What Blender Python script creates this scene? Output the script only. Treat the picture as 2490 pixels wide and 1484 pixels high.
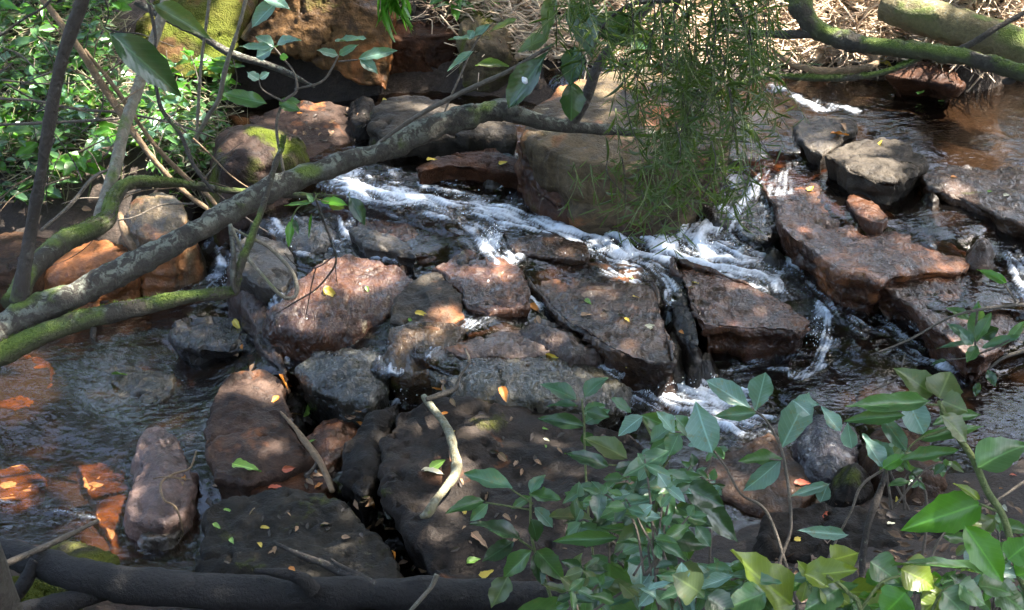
import bpy, math, random
import numpy as np
from mathutils import Vector, Matrix

rng = np.random.default_rng(7)
random.seed(7)
R = math.radians
scene = bpy.context.scene
for o in list(bpy.data.objects):
    bpy.data.objects.remove(o)

# ------------------------------------------------------------------ camera
CAM = np.array([0.0, 0.0, 4.2])
PITCH = R(30.0)
HFOV = R(40.0)
W, H = 2489.0, 1484.0
F = (W / 2) / math.tan(HFOV / 2)
cam_data = bpy.data.cameras.new('camera')
cam_data.sensor_fit = 'HORIZONTAL'
cam_data.angle = HFOV
cam_data.clip_start = 0.05
cam_data.clip_end = 1000
cam = bpy.data.objects.new('camera', cam_data)
scene.collection.objects.link(cam)
cam.location = CAM
cam.rotation_euler = (math.pi / 2 - PITCH, 0, 0)
scene.camera = cam

# ------------------------------------------------------------------ light
SUN_EL, SUN_AZ = R(60), R(78)          # azimuth measured from +Y towards +X
SUN = np.array([math.cos(SUN_EL) * math.sin(SUN_AZ), math.cos(SUN_EL) * math.cos(SUN_AZ), math.sin(SUN_EL)])
world = bpy.data.worlds.new('World')
scene.world = world
world.use_nodes = True
wn = world.node_tree.nodes
sky = wn.new('ShaderNodeTexSky')
sky.sky_type = 'NISHITA'
sky.sun_disc = False
sky.sun_elevation = SUN_EL
sky.sun_rotation = SUN_AZ
sky.dust_density = 4.0
sky.ozone_density = 0.5
wn['Background'].inputs['Strength'].default_value = 0.15
world.node_tree.links.new(sky.outputs[0], wn['Background'].inputs['Color'])
sd = bpy.data.lights.new('sun', 'SUN')
sd.energy = 5.0
sd.angle = R(0.53)
sd.color = (1.0, 0.93, 0.82)
sun = bpy.data.objects.new('sun', sd)
scene.collection.objects.link(sun)
sun.rotation_euler = Vector(-SUN).to_track_quat('-Z', 'Y').to_euler()
sun.location = (4, 14, 18)

scene.view_settings.view_transform = 'Standard'
scene.view_settings.look = 'None'
scene.view_settings.gamma = 1
scene.view_settings.use_curve_mapping = False
scene.view_settings.exposure = 2.95
scene.render.engine = 'CYCLES'
cy = scene.cycles
cy.use_denoising = True
cy.max_bounces = 5
cy.use_adaptive_sampling = True
cy.adaptive_threshold = 0.03
cy.diffuse_bounces = 2
cy.glossy_bounces = 2
cy.transmission_bounces = 4
cy.transparent_max_bounces = 8
cy.caustics_reflective = False
cy.caustics_refractive = False
cy.sample_clamp_indirect = 6

# ------------------------------------------------------------------ helpers
def link(o, parent=None):
    scene.collection.objects.link(o)
    if parent is not None:
        o.parent = parent
    return o

def tag(o, label=None, cat=None, group=None, kind=None):
    if label: o['label'] = label
    if cat: o['category'] = cat
    if group: o['group'] = group
    if kind: o['kind'] = kind
    return o

def empty(name, loc=(0, 0, 0)):
    o = bpy.data.objects.new(name, None)
    o.location = [float(c) for c in loc]
    o.empty_display_size = 0.05
    return link(o)

def mesh_np(name, V, quads=None, tris=None, smooth=True):
    """mesh data from numpy arrays"""
    me = bpy.data.meshes.new(name)
    V = np.asarray(V, dtype=np.float32).reshape(-1, 3)
    me.vertices.add(len(V))
    me.vertices.foreach_set('co', V.ravel())
    idx, starts, totals = [], [], []
    n = 0
    if quads is not None and len(quads):
        q = np.asarray(quads, dtype=np.int32).reshape(-1, 4)
        idx.append(q.ravel()); starts.append(n + 4 * np.arange(len(q))); totals.append(np.full(len(q), 4)); n += 4 * len(q)
    if tris is not None and len(tris):
        t = np.asarray(tris, dtype=np.int32).reshape(-1, 3)
        idx.append(t.ravel()); starts.append(n + 3 * np.arange(len(t))); totals.append(np.full(len(t), 3)); n += 3 * len(t)
    idx = np.concatenate(idx).astype(np.int32)
    starts = np.concatenate(starts).astype(np.int32)
    totals = np.concatenate(totals).astype(np.int32)
    me.loops.add(len(idx)); me.loops.foreach_set('vertex_index', idx)
    me.polygons.add(len(starts))
    me.polygons.foreach_set('loop_start', starts)
    me.polygons.foreach_set('loop_total', totals)
    me.polygons.foreach_set('use_smooth', np.full(len(starts), smooth, dtype=bool))
    me.update(calc_edges=True)
    me.validate()
    return me

def obj(name, me, mat, parent=None):
    o = bpy.data.objects.new(name, me)
    if mat is not None and not len(me.materials):
        me.materials.append(mat)
    return link(o, parent)

def fattr(me, name, vals):
    a = me.attributes.new(name, 'FLOAT', 'POINT')
    a.data.foreach_set('value', np.asarray(vals, dtype=np.float32).ravel())

# ---- numpy gradient noise
_perm = np.random.default_rng(3).permutation(256)
_perm = np.concatenate([_perm, _perm, _perm])
_g = np.random.default_rng(4).normal(size=(256, 3)); _g /= np.linalg.norm(_g, axis=1)[:, None]
def pn(P):
    P = np.asarray(P, dtype=np.float64)
    I = np.floor(P).astype(np.int64); f = P - I; I &= 255
    u = f * f * f * (f * (f * 6 - 15) + 10)
    out = 0
    for dx in (0, 1):
        for dy in (0, 1):
            for dz in (0, 1):
                h = _perm[_perm[_perm[(I[..., 0] + dx) & 255] + ((I[..., 1] + dy) & 255)] + ((I[..., 2] + dz) & 255)]
                g = _g[h]
                d = f - np.array([dx, dy, dz])
                w = (u[..., 0] if dx else 1 - u[..., 0]) * (u[..., 1] if dy else 1 - u[..., 1]) * (u[..., 2] if dz else 1 - u[..., 2])
                out = out + w * (g * d).sum(-1)
    return out * 1.5
def fbm(P, octaves=4, gain=0.5, lac=2.03):
    P = np.asarray(P, dtype=np.float64); a = 1; s = 0
    for k in range(octaves):
        s = s + a * pn(P + 17.3 * k); P = P * lac; a *= gain
    return s
def sstep(a, b, x):
    t = np.clip((x - a) / (b - a), 0, 1); return t * t * (3 - 2 * t)

# ---- camera rays: (u, v) are pixels of the 2489 x 1484 view
_c, _s = math.cos(PITCH), math.sin(PITCH)
def ray(u, v):
    u = np.asarray(u, float); v = np.asarray(v, float)
    a = (u - W / 2) / F; b = -(v - H / 2) / F
    # forward = (0,c,-s) ; up = (0,s,c) ; right = (1,0,0)   (depth 1 along forward)
    return np.stack([a + 0 * b, _c + b * _s, -_s + b * _c], -1)
def atz(u, v, z):
    d = ray(u, v); t = (np.asarray(z, float) - CAM[2]) / d[..., 2]
    return CAM + d * t[..., None]
def atd(u, v, depth):
    return CAM + ray(u, v) * np.asarray(depth, float)[..., None]
def aty(u, v, y):
    d = ray(u, v); return CAM + d * (np.asarray(y, float) / d[..., 1])[..., None]
def proj(P):
    P = np.asarray(P, float) - CAM
    dep = P[..., 1] * _c - P[..., 2] * _s
    up = P[..., 1] * _s + P[..., 2] * _c
    return W / 2 + F * P[..., 0] / dep, H / 2 - F * up / dep, dep

def rbf(q, pts, vals, lam=0.02):
    n = len(pts)
    D = np.linalg.norm(pts[:, None] - pts[None], axis=-1)
    A = np.zeros((n + 3, n + 3)); A[:n, :n] = -D + lam * -np.eye(n); A[:n, n] = 1; A[:n, n + 1:] = pts; A[n, :n] = 1; A[n + 1:, :n] = pts.T
    c = np.linalg.solve(A, np.concatenate([vals, [0, 0, 0]]))
    out = np.zeros(len(q))
    for k in range(0, len(q), 20000):
        qq = q[k:k + 20000]
        out[k:k + 20000] = -np.linalg.norm(qq[:, None] - pts[None], axis=-1) @ c[:n] + c[n] + qq @ c[n + 1:]
    return out

def idw(q, pts, vals, power=3.0, sy=1.0, eps=1e-6):
    """inverse distance weights, q (n,2)"""
    out = np.zeros(len(q))
    for k in range(0, len(q), 20000):
        d = q[k:k + 20000, None, :] - pts[None]
        d2 = d[..., 0] ** 2 + (d[..., 1] * sy) ** 2 + eps
        w = d2 ** (-power / 2)
        out[k:k + 20000] = (w * vals).sum(1) / w.sum(1)
    return out

# ------------------------------------------------------------------ materials
class NT:
    def __init__(s, name):
        s.m = bpy.data.materials.new(name); s.m.use_nodes = True
        s.t = s.m.node_tree; s.n = s.t.nodes; s.b = s.n['Principled BSDF']; s.out = s.n['Material Output']
    def l(s, a, b): s.t.links.new(a, b)
    def node(s, ty, **kw):
        n = s.n.new(ty)
        for k, v in kw.items(): setattr(n, k, v)
        return n
    def pos(s):
        return s.node('ShaderNodeNewGeometry').outputs['Position']
    def objco(s):
        return s.node('ShaderNodeTexCoord').outputs['Object']
    def mapping(s, vec, scale=(1, 1, 1), rot=(0, 0, 0), loc=(0, 0, 0)):
        m = s.node('ShaderNodeMapping'); s.l(vec, m.inputs[0])
        m.inputs['Scale'].default_value = scale; m.inputs['Rotation'].default_value = rot; m.inputs['Location'].default_value = loc
        return m.outputs[0]
    def noise(s, vec, scale, detail=5, rough=0.55, dist=0.0):
        n = s.node('ShaderNodeTexNoise'); s.l(vec, n.inputs['Vector'])
        n.inputs['Scale'].default_value = scale; n.inputs['Detail'].default_value = detail
        n.inputs['Roughness'].default_value = rough; n.inputs['Distortion'].default_value = dist
        return n.outputs['Fac']
    def voro(s, vec, scale, feature='F1'):
        n = s.node('ShaderNodeTexVoronoi', feature=feature); s.l(vec, n.inputs['Vector'])
        n.inputs['Scale'].default_value = scale
        return n.outputs['Distance']
    def ramp(s, fac, stops, interp='LINEAR'):
        r = s.node('ShaderNodeValToRGB'); s.l(fac, r.inputs[0]); cr = r.color_ramp; cr.interpolation = interp
        while len(cr.elements) < len(stops): cr.elements.new(0.5)
        for e, (p, c) in zip(cr.elements, stops):
            e.position = p
            e.color = (c, c, c, 1) if isinstance(c, (int, float)) else (*c, 1)
        return r.outputs[0]
    def mix(s, fac, a, b, mode='MIX'):
        m = s.node('ShaderNodeMix', data_type='RGBA', blend_type=mode)
        for sock, v in ((m.inputs[0], fac), (m.inputs[6], a), (m.inputs[7], b)):
            if isinstance(v, (int, float)): sock.default_value = v if sock.type == 'VALUE' else (v, v, v, 1)
            elif isinstance(v, tuple): sock.default_value = (*v, 1)
            else: s.l(v, sock)
        return m.outputs[2]
    def math(s, op, a, b=0.0, clamp=False):
        m = s.node('ShaderNodeMath', operation=op, use_clamp=clamp)
        for sock, v in zip(m.inputs, (a, b)):
            if isinstance(v, (int, float)): sock.default_value = v
            else: s.l(v, sock)
        return m.outputs[0]
    def bump(s, height, strength=0.4, dist=0.02, normal=None):
        b = s.node('ShaderNodeBump'); b.inputs['Strength'].default_value = strength; b.inputs['Distance'].default_value = dist
        s.l(height, b.inputs['Height'])
        if normal is not None: s.l(normal, b.inputs['Normal'])
        return b.outputs[0]
    def attr(s, name, out='Fac'):
        a = s.node('ShaderNodeAttribute', attribute_name=name); return a.outputs[out]
    def set(s, **kw):
        for k, v in kw.items():
            k = k.replace('_', ' ')
            if isinstance(v, (int, float)): s.b.inputs[k].default_value = v
            elif isinstance(v, tuple): s.b.inputs[k].default_value = (*v, 1)
            else: s.l(v, s.b.inputs[k])

_rockmats = {}
def rock_mat(c1, c2, wet=0.6, orange=0.0, moss=0.0, lichen=0.0, film=0.0, seed=0):
    """c1 dark tone, c2 light tone of the stone; wet gloss; rusty patches; moss on upward faces; pale lichen; film = a running skin of water"""
    key = (c1, c2, wet, orange, moss, lichen, film, seed)
    if key in _rockmats: return _rockmats[key]
    t = NT('rock'); p = t.mapping(t.pos(), loc=(seed * 3.7, seed * 1.3, seed * 2.1))
    n1 = t.noise(p, 2.6, 4, 0.6, 0.4); n2 = t.noise(p, 17, 4, 0.68); n3 = t.noise(p, 85, 2, 0.6)
    st = t.noise(t.mapping(p, (4, 4, 38), (0.12, 0.2, 0)), 1.0, 3, 0.6)
    col = t.mix(t.ramp(n1, [(0.32, 0.0), (0.68, 1.0)]), c1, c2)
    col = t.mix(0.75, col, t.ramp(n2, [(0.25, 0.38), (0.5, 0.95), (0.8, 1.35)]), 'MULTIPLY')
    col = t.mix(0.5, col, t.ramp(st, [(0.3, 0.55), (0.65, 1.2)]), 'MULTIPLY')
    col = t.mix(0.32, col, t.ramp(n3, [(0.25, 0.45), (0.7, 1.25)]), 'MULTIPLY')
    damp = t.ramp(t.noise(t.mapping(p, (1, 1.5, 1), loc=(2, 6, 1)), 4.2, 5, 0.68, 0.7), [(0.44, 1.0), (0.53, 0.0)])
    col = t.mix(t.math('MULTIPLY', damp, 0.55), col, t.mix(1.0, col, (0.30, 0.28, 0.28), 'MULTIPLY'))
    n4 = t.noise(p, 230, 2, 0.6); col = t.mix(0.22, col, t.ramp(n4, [(0.28, 0.35), (0.6, 1.2)]), 'MULTIPLY')
    if orange > 0:
        on = t.noise(t.mapping(p, loc=(5, 2, 9)), 1.9, 4, 0.65, 0.6)
        of = t.ramp(on, [(0.62 - 0.3 * orange, 0.0), (0.74 - 0.26 * orange, 1.0)])
        oc = t.mix(n2, (0.16, 0.052, 0.014), (0.42, 0.155, 0.05))
        col = t.mix(t.math('MULTIPLY', of, 0.85), col, oc)
    if lichen > 0:
        ln = t.noise(t.mapping(p, loc=(1, 8, 3)), 5.5, 5, 0.72)
        lf = t.ramp(ln, [(0.66 - 0.22 * lichen, 0.0), (0.72 - 0.2 * lichen, 1.0)])
        col = t.mix(t.math('MULTIPLY', lf, 0.6), col, (0.30, 0.27, 0.18))
    rough = t.ramp(n2, [(0.3, 0.70 - 0.52 * wet), (0.75, 0.92 - 0.45 * wet)])
    rough = t.mix(t.math('MULTIPLY', damp, 0.6), rough, 0.34)
    hgt = t.math('ADD', t.math('MULTIPLY', n2, 0.7), t.math('ADD', t.math('MULTIPLY', n3, 0.22), t.math('MULTIPLY', n4, 0.04)))
    if moss > 0:
        mn = t.noise(t.mapping(p, loc=(9, 4, 7)), 2.3, 5, 0.65, 0.3)
        nz = t.node('ShaderNodeSeparateXYZ'); t.l(t.node('ShaderNodeNewGeometry').outputs['Normal'], nz.inputs[0])
        up = t.ramp(nz.outputs[2], [(0.0, 0.75), (0.7, 1.0)])
        mf = t.math('MULTIPLY', t.ramp(mn, [(0.68 - 0.42 * moss, 0.0), (0.80 - 0.40 * moss, 1.0)]), up)
        mc = t.mix(t.noise(p, 60, 4, 0.7), (0.022, 0.038, 0.004), (0.10, 0.125, 0.010))
        mc = t.mix(t.ramp(n1, [(0.35, 0.0), (0.7, 0.6)]), mc, (0.10, 0.085, 0.02))
        col = t.mix(mf, col, mc)
        rough = t.mix(mf, rough, 0.95)
        hgt = t.math('ADD', hgt, t.math('MULTIPLY', mf, n3))
    nb = t.bump(hgt, 0.9, 0.024)
    if film > 0:
        fl = t.noise(t.mapping(p, (10, 5, 7), (0, 0, 0.5)), 1.9, 2, 0.55, 1.2)
        nb2 = t.bump(fl, 0.6 + 0.4 * film, 0.06)
        t.set(Coat_Weight=0.25 + 0.75 * film, Coat_Roughness=0.04, Coat_IOR=1.42)
        t.l(nb2, t.b.inputs['Coat Normal'])
    t.set(Base_Color=col, Roughness=rough, Normal=nb, Specular_IOR_Level=0.14 + 0.2 * wet)
    _rockmats[key] = t.m
    return t.m

BROWN = ((0.019, 0.0090, 0.0045), (0.078, 0.039, 0.019))
REDBR = ((0.026, 0.0095, 0.0042), (0.110, 0.043, 0.018))
PURP = ((0.022, 0.0130, 0.0095), (0.084, 0.052, 0.038))
GREY = ((0.022, 0.0175, 0.0130), (0.088, 0.072, 0.055))
DARK = ((0.006, 0.0045, 0.0036), (0.026, 0.0195, 0.0145))
TAN = ((0.040, 0.028, 0.0150), (0.130, 0.096, 0.055))
OCHRE = ((0.034, 0.0170, 0.0060), (0.110, 0.058, 0.0200))
from mathutils.geometry import delaunay_2d_cdt

# ------------------------------------------------------------------ ground
BED = [  # u, v, z of the ground under the stream and on the banks
    (0,1250,-0.07),(150,950,-0.06),(90,920,-0.03),(400,1000,-0.1),(250,750,-0.09),(550,750,-0.1),(400,1330,-0.1),(230,1200,-0.035),(40,1170,-0.04),
    (0,560,0.22),(150,600,0.18),(0,700,0.05),(120,700,0),(0,450,0.4),(250,430,0.42),(0,200,0.75),(250,200,0.72),(0,0,1.08),(250,0,1.05),(-400,300,0.7),(-400,700,0.2),(-400,1100,-0.05),
    (440,420,0.42),(500,250,0.5),(700,230,0.46),(850,260,0.46),(1050,205,0.62),(1200,250,0.62),(480,560,0.05),
    (450,-60,1.1),(700,-60,1.1),(1000,10,1.05),(1030,-40,1.15),(1200,60,0.95),(1300,0,1.1),(1600,60,1),(1900,40,1.05),(1900,130,0.86),(2100,165,0.83),(2300,140,0.88),(2450,170,0.85),(2450,80,1.1),(2100,0,1.18),(2700,100,1.1),
    (1750,190,0.82),(2300,300,0.66),(2000,250,0.7),(2450,450,0.62),(2450,650,0.42),(2400,760,0.42),(2700,500,0.6),
    (950,450,0.5),(1200,500,0.48),(1450,590,0.42),(1700,600,0.42),(1900,650,0.4),(2100,760,0.36),(2250,870,0.33),(2100,950,0.29),(2300,940,0.31),(1950,990,0.26),(1800,950,0.17),(1600,950,0.14),
    (1300,700,0.34),(1100,620,0.36),(800,600,0.3),(620,620,0.15),(700,800,0.03),(900,820,0.12),(1000,960,0.05),(800,1050,-0.04),(1300,1000,0.02),
    (600,1300,-0.15),(1000,1300,-0.15),(100,1360,0.06),(0,1450,0.15),(300,1470,0.06),(700,1484,0.03),(1200,1484,0.08),(1800,1130,0.16),(1700,1300,0.22),(2000,1250,0.3),(2050,1170,0.18),(1950,1130,0.14),(2200,1100,0.28),(2450,1040,0.33),(2300,1250,0.4),(2450,1200,0.48),(1900,1450,0.55),(2400,1450,0.7),(1500,1450,0.34),(2800,1100,0.5)]
_b = np.array(BED, float)
_bw = atz(_b[:, 0], _b[:, 1], _b[:, 2])
extra = np.array([(-6,3,.9),(-3,3.2,.45),(-1,3.2,.55),(1,3,.9),(3,3,1.15),(6,3,1.6),(-6,1.5,1.7),(-2,1.6,1.5),(0,1.5,1.75),(3,1.5,2.0),(6,1.2,2.2),
                  (-6,-1,2.7),(0,-1,2.75),(6,-1,2.8),(0,-8,3.2),(-9,-6,3.2),(9,-6,3.2),(-9,8,1.2),(-8,12,1.9),(-5,14,2.2),(0,14,2.1),(5,14,2.1),(10,12,1.5),(9.5,8,.75),(8.5,5.5,.95),
                  (0,22,3.6),(-12,20,4),(12,20,3.4),(0,40,4.5),(-30,10,4),(30,10,3),(-30,40,5),(30,40,5),(30,-20,4),(-30,-20,4),(0,-30,4)], float)
GP = np.concatenate([_bw, extra]); GXY = GP[:, :2]; GZ = GP[:, 2]
def ground_z(x, y):
    q = np.stack([np.ravel(x), np.ravel(y)], -1)
    return rbf(q, GXY, GZ, 0.04).reshape(np.shape(x))
WL = [(-500,1200,0),(-500,900,0),(100,1200,0),(400,900,0),(300,1350,0),(700,1500,0),(-300,1500,0),(560,800,0.01),(350,720,0.02),(530,690,0.06),(600,600,0.36),(560,630,0.22),(480,600,0.06),(430,640,0.04),(200,720,0.01),
      (700,560,0.46),(800,560,0.48),(760,610,0.44),(700,690,0.4),(690,800,0.33),(720,850,0.24),(850,420,0.62),(950,400,0.63),(1100,440,0.62),(950,460,0.615),(1080,490,0.61),(1200,500,0.6),(1300,560,0.57),(1450,600,0.53),(1180,560,0.56),(1230,380,0.66),
      (1000,600,0.52),(900,610,0.47),(1010,660,0.46),(1150,770,0.475),(1060,800,0.465),(1040,850,0.435),(960,890,0.37),(985,950,0.17),(920,1000,0.14),(1250,870,0.42),(1100,870,0.415),(1480,890,0.385),(1540,950,0.27),(1650,960,0.25),(1750,1000,0.24),(1660,880,0.31),(1850,900,0.3),(1960,890,0.32),(1985,800,0.42),(1960,850,0.36),
      (1700,640,0.52),(1600,640,0.515),(1900,650,0.51),(2050,740,0.47),(2150,820,0.43),(2300,890,0.39),(2500,930,0.38),(2800,930,0.38),(2200,960,0.37),(2000,960,0.345),(1900,1040,0.27),(2000,1180,0.22),(1850,1020,0.25),(1400,1010,0.2),(1300,1100,0.05),(1000,1300,0),(870,1030,0.08),(760,1000,0.04),
      (1680,520,0.55),(1760,490,0.63),(1800,430,0.67),(1720,560,0.57),(1640,600,0.53),(1840,540,0.62),
      (1800,370,0.75),(1900,340,0.77),(2000,250,0.79),(1800,240,0.79),(2300,300,0.79),(2450,450,0.77),(2700,450,0.77),(2350,540,0.73),(2450,600,0.69),(2470,680,0.61),(2380,720,0.63),(2300,720,0.615),(2420,820,0.52),(2600,700,0.59),(2100,480,0.7),(1900,430,0.69),(1500,100,0.9),(700,250,0.45),(300,400,0.3),(100,520,0.15)]
_w = np.array(WL, float)
def axis(lo, hi, step, far, n):
    core = np.arange(lo, hi + 1e-6, step)
    g = step * np.cumsum(1.32 ** np.arange(1, n + 1)); g = g * (far / g[-1])
    return np.concatenate([(lo - g)[::-1], core, hi + g])
gx = axis(-6.5, 6.5, 0.045, 140, 22); gy = axis(1.5, 15.5, 0.045, 140, 22)
X, Y = np.meshgrid(gx, gy)
Z = ground_z(X, Y)
P3 = np.stack([X, Y, Z], -1)
Z = Z + 0.03 * fbm(P3 * 2.2, 3) + 0.014 * fbm(P3 * 9, 3)
# the bed lies only a hand's breadth under the running water
_m = (X > -6.4) & (X < 6.4) & (Y > 3.5) & (Y < 10.5)
_q = np.stack([X, Y, Z], -1)[_m]; _u, _v, _d = proj(_q)
_zw = idw(np.stack([_u, _v], -1), _w[:, :2], _w[:, 2], 4.0, sy=1.5, eps=60.0)
_lim = _zw - np.where(_zw < .03, .06, .045)
_Zm = Z[_m]; Z[_m] = np.where((_Zm < _lim) & (_v > 190) & (_v < 1250), _lim + .2 * (_Zm - _lim), _Zm)
nx, ny = len(gx), len(gy)
def ground_hit(us, vs):
    """where the view rays first meet the ground"""
    us = np.atleast_1d(np.asarray(us, float)); vs = np.atleast_1d(np.asarray(vs, float)); d = ray(us, vs)
    ys = np.linspace(3.0, 15.4, 500); out = np.zeros((len(us), 3)); done = np.zeros(len(us), bool)
    for y_ in ys:
        P = CAM + d * (y_ / d[:, 1])[:, None]
        i = np.clip(np.searchsorted(gx, P[:, 0]), 1, len(gx) - 1); j = min(max(int(np.searchsorted(gy, y_)), 1), len(gy) - 1)
        zz = Z[j, i]; hit = (~done) & (P[:, 2] <= zz)
        out[hit] = P[hit]; done |= hit
        if done.all(): break
    out[~done] = (CAM + d * (15.4 / d[:, 1])[:, None])[~done]
    return out
_uw = np.zeros(X.shape); _uw[_m] = sstep(-.03, .03, _zw + .02 - Z[_m]) * (_v > 150) * (_zw > .015) * np.where((_zw > .7) & (_u > 1750), .25, 1.0)
I = np.arange(nx * ny).reshape(ny, nx)
def grid_quads(I):
    return np.stack([I[:-1, :-1], I[:-1, 1:], I[1:, 1:], I[1:, :-1]], -1).reshape(-1, 4)
me = mesh_np('ground', np.stack([X, Y, Z], -1), grid_quads(I))
fattr(me, 'under_water', _uw)
t = NT('forest_soil'); p = t.pos()
n1 = t.noise(p, 1.3, 6, 0.6, 0.4); n2 = t.noise(p, 14, 6, 0.7); n3 = t.noise(p, 60, 4, 0.7)
col = t.mix(t.ramp(n1, [(0.3, 0.0), (0.7, 1.0)]), (0.016, 0.011, 0.008), (0.062, 0.038, 0.024))
col = t.mix(0.8, col, t.ramp(n2, [(0.25, 0.35), (0.75, 1.35)]), 'MULTIPLY')
col = t.mix(0.6, col, t.ramp(n3, [(0.3, 0.4), (0.7, 1.3)]), 'MULTIPLY')
sepz = t.node('ShaderNodeSeparateXYZ'); t.l(p, sepz.inputs[0])
# rust-coloured sand lies on the floor of the low pool at the left
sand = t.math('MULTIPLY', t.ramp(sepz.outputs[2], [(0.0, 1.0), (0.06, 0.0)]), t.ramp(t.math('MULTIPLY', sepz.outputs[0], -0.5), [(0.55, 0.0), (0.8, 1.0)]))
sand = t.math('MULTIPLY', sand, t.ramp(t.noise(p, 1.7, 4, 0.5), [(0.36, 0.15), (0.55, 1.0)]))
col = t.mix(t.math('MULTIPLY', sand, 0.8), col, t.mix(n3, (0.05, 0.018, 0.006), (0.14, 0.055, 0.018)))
wetbed = t.attr('under_water')
col = t.mix(wetbed, col, t.mix(n2, (0.010, 0.007, 0.005), (0.045, 0.026, 0.015)))
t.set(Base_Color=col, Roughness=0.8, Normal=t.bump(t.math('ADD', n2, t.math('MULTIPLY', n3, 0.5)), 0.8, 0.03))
tag(obj('ground', me, t.m), kind='structure')

# ------------------------------------------------------------------ water
NU, NV = 940, 600
uu = np.concatenate([np.linspace(-900, -240, 40, endpoint=False), np.linspace(-240, 2730, NU - 80), np.linspace(2730, 3400, 41)[1:]]); vv = np.linspace(165, 1570, NV)
UU, VV = np.meshgrid(uu, vv)
q = np.stack([UU.ravel(), VV.ravel()], -1)
WZ = idw(q, _w[:, :2], _w[:, 2], 4.0, sy=1.5, eps=60.0).reshape(UU.shape)
FOAM_AND_GLINTS = [([(840,450),(930,470),(1020,482),(1110,500),(1200,517),(1300,540),(1380,570),(1450,600),(1490,625)],26,1.0),
        ([(880,440),(960,455),(1060,470)],16,.6),([(1260,520),(1340,540),(1420,560)],20,.9),
        ([(1790,470),(1740,520),(1690,570),(1650,605)],46,.95),([(1600,590),(1660,615),(1720,612)],42,1.3),([(1800,450),(1745,500),(1700,550),(1660,600)],60,.8),([(1540,600),(1620,640),(1720,650),(1800,650)],34,.85),([(1560,930),(1620,960),(1700,985),(1780,990)],46,.9),([(900,430),(1000,450),(1120,470),(1240,500)],30,.45),([(1490,560),(1580,570),(1660,595)],30,.85),([(1430,590),(1490,615),(1530,640)],30,1.1),
        ([(1700,600),(1800,630),(1900,662)],30,.8),([(1880,650),(1930,680),(1900,690)],20,.7),([(1900,665),(2000,720),(2100,770),(2200,830),(2300,890)],34,.42),([(1620,650),(1720,670),(1850,700)],22,.55),
        ([(2000,742),(2010,790),(1985,822)],18,.85),([(2020,830),(1990,890),(1955,910)],14,.75),([(1750,895),(1830,875),(1940,865)],22,.45),([(1760,930),(1860,920)],18,.35),
        ([(1545,940),(1640,935),(1720,965),(1800,1005)],38,1.1),([(1650,870),(1655,920)],16,.8),([(1520,900),(1550,950)],18,.6),([(1430,885),(1520,900)],8,.7),
        ([(955,870),(968,905),(990,950)],22,1.05),([(990,950),(930,995)],20,.75),([(1110,790),(1060,830)],12,.5),([(1150,770),(1110,800)],12,.5),
        ([(1165,535),(1195,590),(1225,625)],20,.95),([(1010,505),(1100,520),(1165,550)],14,.5),
        ([(555,590),(540,640),(520,690)],26,.75),([(610,650),(560,690)],18,.6),([(560,690),(400,690),(280,700)],24,.36),
        ([(690,540),(760,600),(820,600)],24,.5),([(820,540),(850,590)],18,.55),([(640,660),(665,740),(690,820)],13,.8),
        ([(2475,650),(2500,690)],22,.95),([(2300,880),(2345,872)],16,.85),([(1212,368),(1250,378)],10,1.0),([(1190,430),(1220,450)],10,.6),
        ([(-60,1225),(100,1240),(210,1262)],22,.26),([(1612,680),(1622,750),(1640,830),(1652,900)],9,.95),([(662,735),(690,800),(725,838)],20,1.15),([(1060,985),(1200,992),(1330,996),(1480,985)],5,.55),([(1090,870),(1200,880),(1330,876),(1450,890)],16,.30),([(1180,770),(1120,800),(1050,850),(970,880)],14,.5),([(2130,690),(2200,735),(2290,812),(2345,860)],6,.6),([(2160,520),(2230,580),(2320,640)],12,.25),([(1880,215),(1960,245),(2010,262),(2090,265)],5,.75),([(2120,455),(2180,475)],6,.6),  # thin stroke along the olive boulder's front edge paints glints as foam
        ([(1290,725),(1325,745)],9,.9),([(858,590),(930,618),(1005,640)],8,.75),([(1480,975),(1400,985),(1330,985)],8,.5),([(430,700),(520,720),(570,740)],14,.4)]
def seg_field(U, V, strokes):
    foam = np.zeros(U.shape); dx = np.full(U.shape, -1e-9); dy = np.full(U.shape, 1e-9); ws = np.full(U.shape, 1e-12)
    for pts, w, s in strokes:
        for (a0, b0), (a1, b1) in zip(pts[:-1], pts[1:]):
            ex, ey = a1 - a0, b1 - b0; L2 = ex * ex + ey * ey
            tt = np.clip(((U - a0) * ex + (V - b0) * ey) / L2, 0, 1)
            d2 = (U - a0 - tt * ex) ** 2 + ((V - b0 - tt * ey) * 1.25) ** 2
            foam = np.maximum(foam, s * np.exp(-(d2 / (3.6 * w * w)) ** .7))
            k = 1 / (d2 + 900) ** 1.5; L = math.sqrt(L2)
            dx += k * ex / L; dy += k * ey / L; ws += k
    n = np.sqrt(dx * dx + dy * dy) + 1e-15
    return foam, dx / n, dy / n
_n3 = lambda a, b, o: fbm(np.stack([UU / a + o, VV / b, 0 * UU + o], -1), 3)
FM, FX, FY = seg_field(UU + 20 * _n3(70, 42, 1.5), VV + 13 * _n3(60, 40, 7.5), FOAM_AND_GLINTS)
FM = FM * np.clip(0.85 + 0.55 * _n3(55, 30, 12.5), 0.25, 1.3)
_an = 0.55 * _n3(60, 34, 22.5); FX, FY = FX * np.cos(_an) - FY * np.sin(_an), FX * np.sin(_an) + FY * np.cos(_an)
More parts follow.
